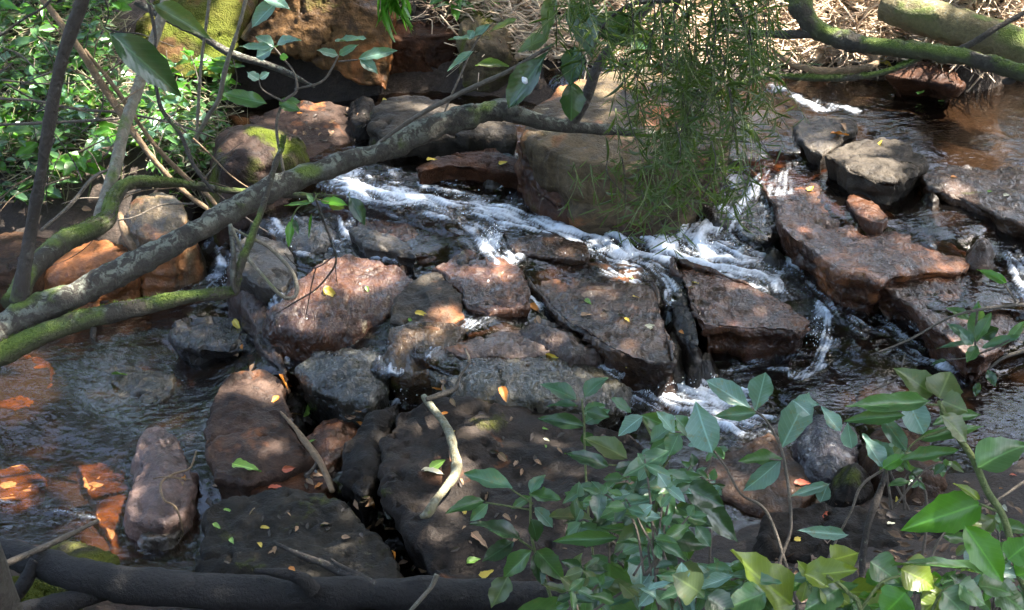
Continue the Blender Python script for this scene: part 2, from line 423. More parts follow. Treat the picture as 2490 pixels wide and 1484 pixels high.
# streaks carried along the current (line integral of noise)
def lic(noise, steps, stepsize):
    acc = np.zeros_like(noise); cnt = 0
    du, dv = uu[NU // 2] - uu[NU // 2 - 1], vv[1] - vv[0]
    for sgn in (1, -1):
        ci, cj = np.meshgrid(np.arange(NU, dtype=float), np.arange(NV, dtype=float))
        for k in range(steps):
            i = np.clip(ci, 0, NU - 1.001).astype(int); j = np.clip(cj, 0, NV - 1.001).astype(int)
            acc += noise[j, i]; cnt += 1
            ci = ci + sgn * stepsize * FX[j, i] / du * 3.4; cj = cj + sgn * stepsize * FY[j, i] / dv * 3.4
    acc /= cnt
    return (acc - acc.mean()) / acc.std()
S1 = lic(rng.normal(size=UU.shape), 15, .8)
S2 = lic(fbm(np.stack([UU / 26, VV / 15, 0 * UU], -1), 3), 16, 1.2)
WP = atz(UU, VV, WZ)
rip = fbm(WP * np.array([9, 14, 9]), 3)
swift = sstep(0.05, 0.6, FM)
_k = sstep(0.02, .45, FM)
def soft(A):
    return (A + np.roll(A, 1, 0) + np.roll(A, -1, 0) + np.roll(A, 1, 1) + np.roll(A, -1, 1)) / 5
foamv = .95 * (.55 * sstep(0.22, 1.45, FM + (0.30 * S1 + 0.22 * S2) * _k) + .45 * soft(sstep(0.4, 1.3, FM + (0.2 * S1 + 0.25 * S2) * _k)))
WZ2 = WZ + 0.008 * rip * (.3 + .7 * swift) + 0.004 * soft(soft(S2)) * (0.1 + 1.7 * swift) + 0.0022 * soft(S1) * (0.12 + 1.6 * swift)
WP = atz(UU, VV, WZ); WP[..., 2] = WZ2
I = np.arange(NU * NV).reshape(NV, NU)
me = mesh_np('stream_water', WP, grid_quads(I)[:, ::-1])
fattr(me, 'foam', foamv); fattr(me, 'swift', swift)
t = NT('water'); p = t.pos()
fz = t.attr('foam'); sw = t.attr('swift')
w1 = t.noise(t.mapping(p, (1.0, 1.8, 1)), 8, 2, 0.5, 1.2); w2 = t.noise(t.mapping(p, (1, 1.5, 1)), 24, 2, 0.5, 0.6)
hh = t.math('MULTIPLY', t.math('ADD', w1, t.math('MULTIPLY', w2, 0.32)), t.math('ADD', t.math('MULTIPLY', sw, 0.86), 0.14))
nb = t.bump(hh, 1.0, 0.05)
fr = t.node('ShaderNodeFresnel'); fr.inputs[0].default_value = 1.45; t.l(nb, fr.inputs['Normal'])
gl = t.node('ShaderNodeBsdfGlossy'); gl.inputs['Roughness'].default_value = 0.02; gl.inputs['Color'].default_value = (1, 1, 1, 1); t.l(nb, gl.inputs['Normal'])
tr = t.node('ShaderNodeBsdfTransparent'); tr.inputs[0].default_value = (0.50, 0.40, 0.31, 1)
df = t.node('ShaderNodeBsdfDiffuse'); df.inputs[0].default_value = (0.075, 0.06, 0.05, 1)
md = t.node('ShaderNodeMixShader'); md.inputs[0].default_value = 0.02; t.l(tr.outputs[0], md.inputs[1]); t.l(df.outputs[0], md.inputs[2]); tr = md
ms = t.node('ShaderNodeMixShader'); t.l(t.math('MULTIPLY', fr.outputs[0], 1.0, True), ms.inputs[0]); t.l(tr.outputs[0], ms.inputs[1]); t.l(gl.outputs[0], ms.inputs[2])
fn = t.noise(p, 70, 4, 0.65); fbn = t.bump(fn, 0.15, 0.02)
t.set(Base_Color=(0.74, 0.80, 0.90), Roughness=0.55, Normal=fbn, Subsurface_Weight=0.0)
ff = t.math('MULTIPLY', fz, t.ramp(fn, [(0.2, 0.8), (0.6, 1.0)]), True)
mf = t.node('ShaderNodeMixShader'); t.l(ff, mf.inputs[0]); t.l(ms.outputs[0], mf.inputs[1]); t.l(t.b.outputs[0], mf.inputs[2])
t.l(mf.outputs[0], t.out.inputs[0])
tag(obj('stream_water', me, t.m), kind='structure')
WXY = None

# ------------------------------------------------------------------ rocks
def chaikin(P, n, k=0.2):
    for _ in range(n):
        Q = np.roll(P, -1, 0)
        P = np.stack([P * (1 - k) + Q * k, P * k + Q * (1 - k)], 1).reshape(-1, P.shape[1])
    return P
def resample(P, n):
    Q = np.vstack([P, P[:1]]); L = np.linalg.norm(np.diff(Q, axis=0), axis=1); c = np.concatenate([[0], np.cumsum(L)])
    s = np.linspace(0, c[-1], n, endpoint=False)
    return np.stack([np.interp(s, c, Q[:, k]) for k in range(P.shape[1])], -1)
ROCKS = {}
_seed = [0]
def rock(key, name, label, pts, z, h, mat, slope=(0, 0), dome=0.02, edge=0.03, flare=0.06, rough=1.0, smooth=1, wall=None, lam=1.0, push=None, center=None, cat='rock', group=None, n=None, grow=1.0):
    """a block of stone: its upper (or, with wall=y, its front) face has the given outline; it runs h metres down (or back)"""
    _seed[0] += 1; sd_ = _seed[0] * 7.31
    pts = np.array(pts, float); pts = pts.mean(0) + (pts - pts.mean(0)) * grow
    if wall is None:
        c0 = atz(*pts.mean(0), z)
        nrm = np.array([-slope[0], -slope[1], 1.0])
        d = ray(pts[:, 0], pts[:, 1]); tt = ((c0 - CAM) @ nrm) / (d @ nrm)
        P = CAM + d * tt[:, None]
        down = np.array([0, 0, -1.0]) if push is None else np.array([push[0], push[1], -1.0])
    else:
        c0 = aty(*pts.mean(0), wall)
        nrm = np.array([-slope[0], -1.0, -slope[1]])
        d = ray(pts[:, 0], pts[:, 1]); tt = ((c0 - CAM) @ nrm) / (d @ nrm)
        P = CAM + d * tt[:, None]
        down = np.array([0, 1.0, 0.06]) if push is None else np.array([push[0], 1.0, push[1]])
    nrm = nrm / np.linalg.norm(nrm)
    P = chaikin(P, smooth)
    per = np.linalg.norm(np.roll(P, -1, 0) - P, axis=1).sum()
    N = n or int(np.clip(per / 0.016, 70, 260))
    P = resample(P, N)
    C = P.mean(0) if center is None else (lambda c: CAM + ray(*c) * (((c0 - CAM) @ nrm) / (ray(*c) @ nrm)))(center)
    rad = P - C; rl = np.linalg.norm(rad, axis=1)[:, None]; rd = rad / rl
    # ragged outline
    jit = fbm(P * 4 + sd_, 3) * 0.016 + (0.5 - np.abs(fbm(P * 9 + sd_, 2))) * 0.022 - 0.006
    P = P + rd * jit[:, None] * rough
    e1 = np.cross(nrm, [0.31, 0.2, 0.93]); e1 /= np.linalg.norm(e1); e2 = np.cross(nrm, e1)
    p2 = np.stack([(P - C) @ e1, (P - C) @ e2], -1)
    if (p2[:, 0] * np.roll(p2[:, 1], -1) - np.roll(p2[:, 0], -1) * p2[:, 1]).sum() < 0: p2 = p2[::-1]; P = P[::-1]
    tg = np.roll(p2, -2, 0) - np.roll(p2, 2, 0); tg /= np.linalg.norm(tg, axis=1)[:, None] + 1e-9
    on = np.stack([tg[:, 1], -tg[:, 0]], -1)                       # outward in the plane
    for _ in range(6): on = on + np.roll(on, 1, 0) + np.roll(on, -1, 0); on /= np.linalg.norm(on, axis=1)[:, None] + 1e-9
    O3 = on[:, :1] * e1 + on[:, 1:] * e2
    e = min(edge * 0.65, 0.4 * h, 0.3 * np.abs((p2 * on).sum(1)).min() + 0.004)
    size = rl.mean(); sp = float(np.clip(size / 22, 0.012, 0.030))
    inner = p2 - on * e
    lo, hi = inner.min(0), inner.max(0)
    gx_, gy_ = np.meshgrid(np.arange(lo[0], hi[0], sp), np.arange(lo[1], hi[1], sp * .87)); gx_[1::2] += sp / 2
    gp = np.stack([gx_.ravel(), gy_.ravel()], -1) + rng.uniform(-.25, .25, (gx_.size, 2)) * sp
    a0 = inner; a1 = np.roll(inner, -1, 0)
    cr = ((a0[None, :, 1] > gp[:, None, 1]) != (a1[None, :, 1] > gp[:, None, 1])) & (gp[:, None, 0] < (a1[None, :, 0] - a0[None, :, 0]) * (gp[:, None, 1] - a0[None, :, 1]) / (a1[None, :, 1] - a0[None, :, 1] + 1e-12) + a0[None, :, 0])
    ins = cr.sum(1) % 2 == 1
    ins &= (np.linalg.norm(gp[:, None] - inner[None], axis=-1).min(1) > sp * 0.6)
    gp = gp[ins]
    allp = np.vstack([inner, gp])
    res = delaunay_2d_cdt([Vector(q_) for q_ in allp], [(i, (i + 1) % N) for i in range(N)], [], 1, 1e-6)
    vs = np.array([tuple(v_) for v_ in res[0]]); fs = np.array(res[2], dtype=np.int64)
    first = {}
    for k_, ov in enumerate(res[3]):
        for q_ in ov: first[q_] = k_
    rim = np.array([first[i] for i in range(N)])
    r_in = np.linalg.norm(vs, axis=1) / (np.sqrt((inner ** 2).sum(1)).max())
    V0 = C + vs[:, :1] * e1 + vs[:, 1:] * e2
    # distance to the rim shapes the dome
    dm = np.linalg.norm(vs[:, None] - inner[None, ::2], axis=-1).min(1); dm = np.clip(dm / (dm.max() + 1e-9), 0, 1)
    V0 = V0 + nrm * (0.7 * dome * np.sin(dm * math.pi / 2))[:, None]
    rings = []
    for a in np.linspace(0, 1, 5)[1:]:
        ang = a * math.pi / 2
        rings.append(P - O3 * e * (1 - math.sin(ang)) + down * e * (1 - math.cos(ang)))
    ns = int(np.clip(h / 0.025, 6, 26))
    for k in range(1, ns + 1):
        f = k / ns
        base = P + down * (e + (h - e) * f) + O3 * flare * f
        wob = fbm(base * 2.5 + sd_, 2)[:, None] * .06
        lay = pn((base + wob) * np.array([1.5, 1.5, 13.]) + sd_) if wall is None else pn((base + wob) * np.array([2, 2, 9.]) + sd_)
        lay = np.tanh(lay * 2.5) * sstep(-.35, .3, pn(base * 2.2 + 9 + sd_))
        rings.append(base + O3 * (lay * 0.02 * rough * min(1, h / .2))[:, None])
    VR = np.array(rings)
    n0 = len(V0); K = len(rings)
    V = np.vstack([V0, VR.reshape(-1, 3)])
    ids = np.vstack([rim[None], n0 + np.arange(K * N).reshape(K, N)]); idr = np.roll(ids, -1, 1)
    quads = np.stack([ids[:-1], ids[1:], idr[1:], idr[:-1]], -1).reshape(-1, 4)
    tf = fs[:, :3]
    A_ = np.vstack([tf, quads[:, :3], quads[:, [0, 2, 3]]])
    def vnorm(V):
        fn_ = np.cross(V[A_[:, 1]] - V[A_[:, 0]], V[A_[:, 2]] - V[A_[:, 0]])
        N_ = np.zeros_like(V)
        for k_ in range(3): np.add.at(N_, A_[:, k_], fn_)
        return N_ / (np.linalg.norm(N_, axis=1)[:, None] + 1e-12)
    t0 = V0[tf[0]]
    if np.cross(t0[1] - t0[0], t0[2] - t0[0]) @ nrm < 0: tf = tf[:, ::-1]
    s0 = V[quads[N * (K // 2)]]
    if np.cross(s0[1] - s0[0], s0[2] - s0[0]) @ O3[0] < 0: quads = quads[:, ::-1]
    A_ = np.vstack([tf, quads[:, :3], quads[:, [0, 2, 3]]])
    Nn = vnorm(V)
    amp = rough * min(1.0, size / 0.25)
    top = np.zeros(len(V)); top[:n0] = 1
    lowf = 0.009 if smooth == 0 else 0.020
    dsp = amp * (lowf * fbm(V * 3.1 + sd_, 3) + 0.008 * fbm(V * 13 + sd_, 3))
    # broken facets on the flanks
    fac = fbm(V * np.array([4.2, 4.2, 2.0]) + 55 + sd_, 2) * 3; fac = (np.floor(fac) + sstep(.4, .6, fac - np.floor(fac))) / 3
    dsp = dsp + (1 - top) * amp * 0.035 * fac
    # slabs part in thin layers: little steps on the upper face
    a = fbm(V * np.array([2.2, 3.4, 2.2]) + sd_ * 1.7, 4)
    a5 = a * 4
    st = (np.floor(a5) + sstep(0.42, 0.58, a5 - np.floor(a5))) / 4
    dsp = dsp + top * lam * 0.027 * (st - a * 0.3) * amp
    crk = np.abs(fbm(V * np.array([1.7, 2.6, 2]) + 31 + sd_, 3)); dsp = dsp - 0.022 * lam * amp * np.exp(-(crk / 0.016) ** 2)
    V = V + Nn * dsp[:, None]
    VV_ = np.vstack([V, VR[-1].mean(0)[None]])
    tr2 = np.stack([np.full(N, len(V)), idr[-1], ids[-1]], -1)
    tr1 = tf
    org = np.array([C[0], C[1], V[:, 2].min()])
    me = mesh_np(name, VV_ - org, quads, np.vstack([tr1, tr2]))
    o = obj(name, me, mat); o.location = org
    tag(o, label, cat, group)
    ROCKS[key] = o
    return o
RM = rock_mat
# back bank
rock('w1','mossy_boulder','large boulder thickly covered in yellow green moss behind the leafy stems', [(315,110),(335,60),(420,15),(520,-35),(600,-50),(607,40),(580,110),(583,150),(560,188),(450,200),(360,175)], None, 0.9, RM(*OCHRE, wet=.1, moss=.72, seed=1), wall=9.55, edge=.07, dome=.05, slope=(0,-1.3), smooth=0, lam=1.5)
rock('w2','boulder','big overhanging orange brown boulder with a dark hollow under it', [(588,100),(612,75),(680,-5),(790,-30),(900,25),(947,62),(943,150),(937,222),(880,208),(800,178),(735,148),(640,130)], None, 1.0, RM(*OCHRE, wet=.15, orange=.2, moss=.14, seed=2), wall=9.25, edge=.05, dome=.07, push=(0,-.05), slope=(0,-.45), lam=2.5, smooth=0)
rock('w3','boulder','square brown boulder with a flat moss edged top beside the orange brown one', [(944,92),(1030,84),(1112,86),(1118,190),(1060,216),(947,224)], None, 0.9, RM(*REDBR, wet=.15, moss=.18, seed=3), wall=9.4, edge=.03, dome=.02, push=(0,.05), lam=2.2, smooth=0)
rock('w4','boulder','narrow upright boulder with a bright moss face right of the square block', [(1119,105),(1170,98),(1225,125),(1255,160),(1250,260),(1190,292),(1125,235)], None, 0.8, RM(*TAN, wet=.1, moss=.5, seed=4), wall=9.1, edge=.05, dome=.05)
rock('r5a','flat_rock','sloping purple brown slab littered with twigs below the hollow', [(610,285),(690,255),(800,250),(880,270),(912,312),(880,350),(790,385),(700,405),(620,390)], .62, .5, RM(*PURP, wet=.15, orange=.15, seed=5), slope=(0,.12), flare=-0.05, smooth=0, grow=1.05)
rock('r5b','mossy_boulder','rounded boulder with a yellow moss cushion left of the purple brown slab', [(515,335),(560,300),(640,288),(728,318),(742,350),(705,388),(610,412),(525,405)], .70, .5, RM(*PURP, wet=.15, moss=.45, seed=6), dome=.10, edge=.1, flare=.12)
rock('r6b','boulder','small dark rock wedged between the hollow and the grey slab', [(848,250),(872,232),(905,232),(915,262),(895,300),(860,300)], .72, .4, RM(*DARK, wet=.3, seed=7), dome=.05, edge=.06)
rock('r6','flat_rock','smooth grey slab with one rounded end lying behind the lichened branch', [(890,262),(925,238),(1000,230),(1090,243),(1180,268),(1252,300),(1256,335),(1150,332),(1040,330),(935,328),(893,300)], .80, .42, RM(*GREY, wet=.12, moss=.06, seed=8), dome=.03, edge=.07, slope=(-.04,.02), flare=-0.1, smooth=0)
rock('r7','flat_rock','flat reddish slab with an undercut dark front edge standing in the rapids', [(1016,408),(1050,386),(1120,364),(1200,368),(1262,388),(1280,425),(1190,412),(1090,402),(1030,416)], 0.73, .22, RM(*REDBR, wet=.3, seed=9), slope=(-.02,.1), edge=.02, flare=-.05, smooth=0, grow=1.05)
rock('r7b','boulder','pale pointed wet stone in front of the flat reddish slab', [(1180,425),(1215,415),(1232,440),(1205,452),(1175,448)], .63, .2, RM(*GREY, wet=.9, seed=10), dome=.06, edge=.04)
rock('r8','boulder','very large pale topped boulder under the hanging feathery leaves', [(1257,326),(1300,252),(1400,188),(1550,160),(1720,195),(1785,290),(1745,362),(1650,398),(1500,404),(1400,396),(1330,372),(1285,345)], .98, .62, RM(*TAN, wet=.2, orange=.15, moss=.14, lichen=.12, seed=11), dome=.08, edge=.06, flare=-.03, slope=(0,.02), smooth=0)
rock('r8b','boulder','steep brown lower half of the large pale topped boulder with a yellow moss patch', [(1259,345),(1330,382),(1420,408),(1560,412),(1700,398),(1735,430),(1660,500),(1565,548),(1500,556),(1400,522),(1320,482),(1272,430)], .74, .5, RM(*REDBR, wet=.4, orange=.2, moss=.2, lichen=.15, film=.15, seed=111), dome=.05, edge=.08, flare=.02, slope=(0,.75), smooth=0)
# right hand slabs
rock('r12','boulder','domed rock with a dark overhanging front far back in the upper pool', [(2150,184),(2185,158),(2235,143),(2285,148),(2325,178),(2346,214),(2310,210),(2240,194),(2190,188)], .93, .2, RM(*REDBR, wet=.2, seed=12), dome=.03, edge=.02, flare=-.14)
rock('r11','flat_rock','low grey slab at the rim of the upper pool with orange leaves on it', [(1933,300),(1960,286),(2020,284),(2088,292),(2085,318),(2045,345),(1998,380),(1962,358),(1940,330)], 0.805, .35, RM(*GREY, wet=.35, film=.3, seed=13), slope=(0,.02), flare=-0.06, edge=0.02, smooth=0, grow=0.96)
rock('r10','flat_rock','dry grey flat topped rock standing clear of the upper pool', [(1996,372),(2060,343),(2150,330),(2222,352),(2248,390),(2232,428),(2185,444),(2125,438),(2060,412)], 0.85, .42, RM(*GREY, wet=.2, seed=14), edge=.035, flare=-0.1, smooth=0, grow=1.0)
rock('r13','flat_rock','wide wet ledge cut off by the right edge of the picture', [(2250,432),(2330,405),(2430,410),(2620,420),(2640,560),(2500,548),(2420,520),(2340,482),(2262,455)], 0.79, .35, RM(*BROWN, wet=.7, film=.5, moss=.05, seed=15), slope=(0,.02), flare=-0.1, smooth=0, grow=1.05)
rock('r14','flat_rock','small blue grey wedge of wet rock under the right hand ledge', [(2250,505),(2305,488),(2425,540),(2425,565),(2350,578),(2275,545)], 0.69, .3, RM(*PURP, wet=.8, film=.6, seed=16), slope=(.02,-.1), smooth=0, grow=1.05)
rock('r9','flat_rock','long diagonal brown slab with a sheer dark side above the channel', [(1792,390),(1865,352),(1960,380),(2050,432),(2130,505),(2200,545),(2300,588),(2358,628),(2338,656),(2230,662),(2165,668),(2130,684),(2045,662),(1978,612),(1912,560),(1880,490),(1845,430)], 0.67, .52, RM(*REDBR, wet=0.70, film=.75, orange=.25, seed=17), slope=(-.04,-.02), edge=.02, flare=-0.16, smooth=0, lam=1.4, center=(2030,540), grow=1.02)
rock('r9c','flat_rock','broken flake of brown rock lying on the long diagonal slab', [(2055,480),(2100,470),(2160,520),(2142,548),(2080,520)], 0.73, .12, RM(*REDBR, wet=.5, film=.2, seed=18), slope=(-.04,-.02), edge=.015, flare=.0)
rock('r9b','flat_rock','lower shelf of wet brown rock continuing the long diagonal slab', [(2128,690),(2230,655),(2350,640),(2470,700),(2480,800),(2400,872),(2345,858),(2290,812),(2210,742)], .60, .34, RM(*REDBR, wet=0.70, film=.75, orange=.12, seed=19), slope=(-.06,.05), edge=.02, flare=-.12, smooth=0)
rock('r15','boulder','dark block that the waterfall slides over beside the diagonal slab', [(1700,490),(1785,415),(1860,450),(1900,520),(1902,562),(1825,562),(1742,540)], 0.62, .42, RM(*DARK, wet=.9, film=.7, seed=20), slope=(.08,.1), edge=.03, flare=-0.1, smooth=0, grow=1.05)
# middle
rock('r16','boulder','small dark fronted block at the edge of the white rapids', [(1237,590),(1320,562),(1425,592),(1435,622),(1400,628),(1255,614)], 0.575, .25, RM(*BROWN, wet=.8, film=.7, seed=21), edge=.02, flare=-0.06, smooth=0, grow=1.05)
rock('r17','flat_rock','large flat brown slab with a jagged black left edge and scattered leaves', [(1285,662),(1370,641),(1460,640),(1560,660),(1586,710),(1606,790),(1624,872),(1572,868),(1480,842),(1400,792),(1350,747),(1308,702)], 0.51, .42, RM(*BROWN, wet=0.70, film=.75, orange=.14, seed=22), slope=(.02,.02), edge=.02, flare=-0.14, smooth=0, rough=1.1, grow=1.09)
rock('r19','flat_rock','brown tilted slab with a deep shadowed front beside the lower channel', [(1645,642),(1720,664),(1820,698),(1910,742),(1965,785),(1935,804),(1800,796),(1712,786),(1692,750),(1668,690)], 0.53, .5, RM(*REDBR, wet=0.70, film=.75, seed=23), slope=(-.05,.05), edge=.02, flare=-0.16, smooth=0, grow=1.09)
rock('r18','flat_rock','thin upright blade of dark stone left of the tilted brown slab', [(1618,690),(1640,648),(1655,660),(1680,740),(1700,800),(1702,850),(1670,850),(1640,800)], 0.5, .5, RM(*DARK, wet=.7, film=.2, seed=24), slope=(.5,.1), edge=.015, flare=.02, smooth=1)
rock('r20','boulder','small angular grey stone stuck below the upright blade', [(1630,800),(1648,790),(1662,830),(1645,868),(1628,850)], 0.42, .3, RM(*GREY, wet=.6, seed=25), edge=.03)
rock('r21','flat_rock','broad brown slab just under the water below the rapids', [(882,545),(950,512),(1080,518),(1165,560),(1190,606),(1100,630),(1020,628),(940,585)], 0.505, .3, RM(*REDBR, wet=.8, film=.9, seed=26), slope=(0,.07), edge=.03, smooth=0, grow=1.09)
rock('r22','flat_rock','narrow wet grey ridge with a black undercut edge', [(850,560),(880,542),(935,570),(1000,598),(1008,622),(960,618),(890,596)], 0.545, .25, RM(*GREY, wet=.8, film=.3, seed=27), edge=.025, flare=-0.06, smooth=0, grow=1.05)
rock('r23','flat_rock','smooth rounded red brown slab left of the flat leaf strewn one', [(1062,652),(1130,612),(1205,625),(1262,660),(1287,702),(1272,742),(1190,756),(1135,735),(1112,690)], 0.525, .4, RM(*REDBR, wet=0.70, film=.75, orange=.12, lichen=.08, seed=28), dome=0.0, slope=(0,.08), edge=0.03, flare=-0.08, smooth=0, grow=1.09)
rock('r24','boulder','dry grey and orange boulder dappled with sun in the middle of the stream', [(975,715),(1025,672),(1070,664),(1112,715),(1128,770),(1085,796),(1000,794),(955,775)], 0.5, .45, RM(*GREY, wet=.4, orange=.3, seed=29), dome=0.0, edge=0.03, slope=(0,.08), flare=-0.06, smooth=0, grow=1.09)
rock('r25','boulder','greenish wet rock that spills a small waterfall at its foot', [(946,795),(1000,778),(1080,792),(1132,802),(1100,852),(1050,892),(1000,912),(958,888),(944,840)], 0.435, .42, RM(*OCHRE, wet=.8, film=.9, moss=.25, seed=30), dome=0.02, slope=(.05,.42), edge=0.04, flare=0, smooth=0, grow=1.09)
rock('r26','boulder','low pinkish wet rock between the two splits of the current', [(1080,850),(1140,806),(1220,793),(1290,812),(1335,852),(1250,870),(1130,864)], 0.425, .3, RM((0.0444,0.0266,0.0207),(0.1480,0.0925,0.0681), wet=.8, film=.7, orange=.2, seed=31), dome=.05, edge=0.03, smooth=0, grow=1.09)
rock('r27','boulder','lumpy purple wet rock under the jagged edge of the leaf strewn slab', [(1272,802),(1310,786),(1395,805),(1445,850),(1385,862),(1312,842)], 0.455, .3, RM(*PURP, wet=.8, film=.5, seed=32), dome=.05, edge=.04, rough=1.5, smooth=0, grow=1.09)
rock('r28','boulder','wide dark olive boulder glazed with water above the foreground slab', [(1058,890),(1150,858),(1300,862),(1430,882),(1522,932),(1505,962),(1400,975),(1250,968),(1110,958)], 0.4, .38, RM((0.0163,0.0133,0.0074),(0.0592,0.0488,0.0266), wet=.85, film=1.0, moss=.08, seed=33), dome=.05, edge=0.07, flare=-0.04, slope=(0,.05), smooth=0, grow=1.09)
rock('r29','boulder','sloping red brown slab with a splayed yellow leaf on its top', [(700,712),(770,655),(850,620),(960,650),(1003,690),(985,728),(935,760),(860,792),(760,805),(672,785),(660,748)], 0.47, .5, RM(*REDBR, wet=0.70, film=.75, orange=.18, lichen=.12, seed=34), dome=0.03, slope=(.03,.22), edge=0.05, flare=0.05, smooth=0, grow=1.09)
rock('r29b','boulder','dark ragged rock in the gap below the sloping red brown slab', [(775,800),(860,780),(945,765),(950,820),(880,835),(800,838)], 0.33, .3, RM(*DARK, wet=.8, film=.3, seed=35), rough=1.6)
rock('r30','boulder','smooth black wet boulder with carved curved grooves', [(714,885),(760,852),(830,838),(940,836),(958,875),(948,935),(900,972),(820,962),(752,935)], 0.33, .38, RM((0.0104,0.0104,0.0081),(0.0407,0.0392,0.0311), wet=.9, film=.8, seed=36), dome=.06, edge=0.08, flare=-0.06, slope=(0,.06), smooth=0)
rock('r31b','flat_rock','tilted grey plate of rock behind the looped vine', [(562,605),(615,568),(700,590),(722,650),(690,705),(625,692),(572,645)], 0.46, .4, RM(*GREY, wet=.6, film=.3, seed=37), slope=(-.1,.1), edge=.03, flare=-0.08, smooth=0, grow=1.05)
rock('r31','flat_rock','long thin upright slab of brown stone leaning above the left pool', [(556,640),(592,650),(640,722),(672,800),(702,900),(690,925),(640,850),(600,760),(572,690)], .30, .38, RM((0.0178,0.0104,0.0081),(0.0629,0.0385,0.0281), wet=.6, film=.2, seed=38), slope=(.15,.15), edge=.02, flare=.03, smooth=0)
rock('r32','boulder','rounded rock glazed by falling water above the looped vine', [(672,565),(730,525),(810,530),(838,570),(780,605),(700,600)], 0.485, .35, RM(*GREY, wet=.9, film=1.0, seed=39), dome=.06, edge=.09, flare=.08)
# left bank and pool
rock('r34','boulder','ochre wet boulder with shiny grey ripples at the foot of the left bank', [(288,510),(335,456),(420,460),(455,500),(448,550),(400,578),(330,572),(302,545)], .46, .4, RM((0.0518,0.0385,0.0244),(0.1628,0.1184,0.0666), wet=.7, film=.5, orange=.25, seed=40), dome=.05, slope=(.05,.3), edge=.05)
rock('r33','boulder','bright orange rock half under the mossy limb on the left', [(95,662),(150,608),(240,572),(325,590),(320,640),(210,668),(130,695)], .26, .32, RM((0.0888,0.0370,0.0148),(0.2664,0.1110,0.0444), wet=.4, film=.2, orange=.7, seed=41), dome=.05, slope=(0,.15), edge=.05)
rock('r33b','flat_rock','flat purple brown ledge below the bright orange rock', [(70,705),(180,675),(330,650),(345,690),(230,720),(110,730)], .09, .2, RM(*PURP, wet=.6, film=.4, seed=42), edge=.03)
rock('r33c','flat_rock','brown ledge at the far left above the pool', [(-60,590),(60,560),(170,590),(120,640),(0,670),(-80,660)], .30, .3, RM(*BROWN, wet=.4, seed=43), edge=.04)
rock('r35','boulder','dark hollow sided block standing in the left pool', [(412,805),(450,780),(560,788),(635,800),(625,842),(545,852),(440,838)], 0.14, .22, RM(*DARK, wet=.95, film=.6, seed=44), edge=.03, rough=1.8, smooth=0, flare=-0.08)
rock('r35b','boulder','small upright reddish splinter of stone in front of the hollow sided block', [(575,880),(592,838),(602,850),(600,890),(580,895)], .10, .15, RM(*REDBR, wet=.7, seed=45), edge=.01)
rock('r36','flat_rock','thin plates of layered dark rock breaking the surface of the pool', [(195,945),(250,892),(330,890),(432,902),(412,962),(330,1000),(235,1002)], 0.022, .07, RM((0.0207,0.0178,0.0126),(0.0703,0.0577,0.0370), wet=.85, film=.6, seed=46), edge=.015, lam=2.2, smooth=0)
rock('r37','boulder','long boulder with an orange lit top and striped shadows left of centre', [(515,962),(565,908),(640,895),(688,920),(692,1000),(722,1068),(765,1102),(700,1142),(600,1172),(512,1162),(497,1085),(505,1010)], .26, .40, RM(*PURP, wet=.25, orange=.22, seed=47), dome=.04, edge=0.04, slope=(0,.06), flare=-0.06, smooth=0, lam=1.6)
rock('r37b','boulder','dark stone in the crack beside the long striped boulder', [(690,960),(720,950),(745,990),(740,1040),(700,1030)], .12, .25, RM(*DARK, wet=.6, seed=48), dome=.04)
rock('r38','boulder','red brown wet stone with a stick across it in the crack', [(738,1062),(780,1022),(845,1010),(872,1040),(825,1112),(785,1132)], .16, .3, RM(*REDBR, wet=.7, film=.4, seed=49), dome=.05, edge=.06, smooth=0)
rock('r39','boulder','smooth purple tongue shaped boulder alone in the left pool', [(332,1082),(345,1042),(385,1034),(430,1062),(468,1120),(478,1210),(440,1262),(380,1272),(325,1262),(312,1210),(322,1130)], .13, .26, RM((.062,.040,.034),(.19,.128,.108), wet=.35, film=.15, seed=50), dome=.05, edge=.07, slope=(-.04,.05))
rock('r39b','boulder','wet blue grey foot of the tongue shaped boulder', [(318,1258),(360,1240),(440,1248),(462,1270),(420,1308),(350,1308)], .05, .15, RM(*GREY, wet=.9, film=.7, seed=51), dome=.02, edge=.03, rough=1.4)
rock('r40','flat_rock','low red brown slab behind the mossy foreground slab', [(578,1182),(640,1142),(740,1134),(805,1160),(800,1200),(700,1215)], .18, .25, RM(*REDBR, wet=.3, seed=52), edge=.03, smooth=0)
rock('r41','flat_rock','dark foreground slab with a moss fringe and green and yellow leaves', [(500,1245),(560,1203),(680,1185),(790,1195),(850,1222),(892,1282),(945,1342),(985,1415),(900,1470),(700,1480),(540,1460),(462,1415),(478,1315)], .30, .42, RM((0.0111,0.0096,0.0074),(0.0407,0.0348,0.0266), wet=.08, moss=.22, lichen=.08, seed=53), dome=.04, edge=.05, flare=-0.05, smooth=0, lam=2.0)
rock('r42','boulder','rounded grey shoulder of rock left of the big central slab', [(822,1162),(842,1082),(890,1005),(975,982),(945,1060),(930,1150),(885,1205)], 0.3, .35, RM(*DARK, wet=.2, seed=54), dome=.05, edge=.06, flare=-0.05, smooth=0)
rock('r43','flat_rock','big central foreground slab with a lichened stick and dead leaves', [(930,1070),(975,1002),(1050,972),(1150,965),(1300,985),(1430,1012),(1540,1062),(1620,1130),(1620,1260),(1520,1350),(1320,1425),(1120,1440),(1055,1385),(985,1265),(935,1185)], .36, .52, RM((0.0133,0.0104,0.0085),(0.0503,0.0385,0.0311), wet=.08, moss=.10, orange=.04, seed=55), dome=.04, edge=.05, flare=-0.12, smooth=0, grow=1.02, lam=2.2)
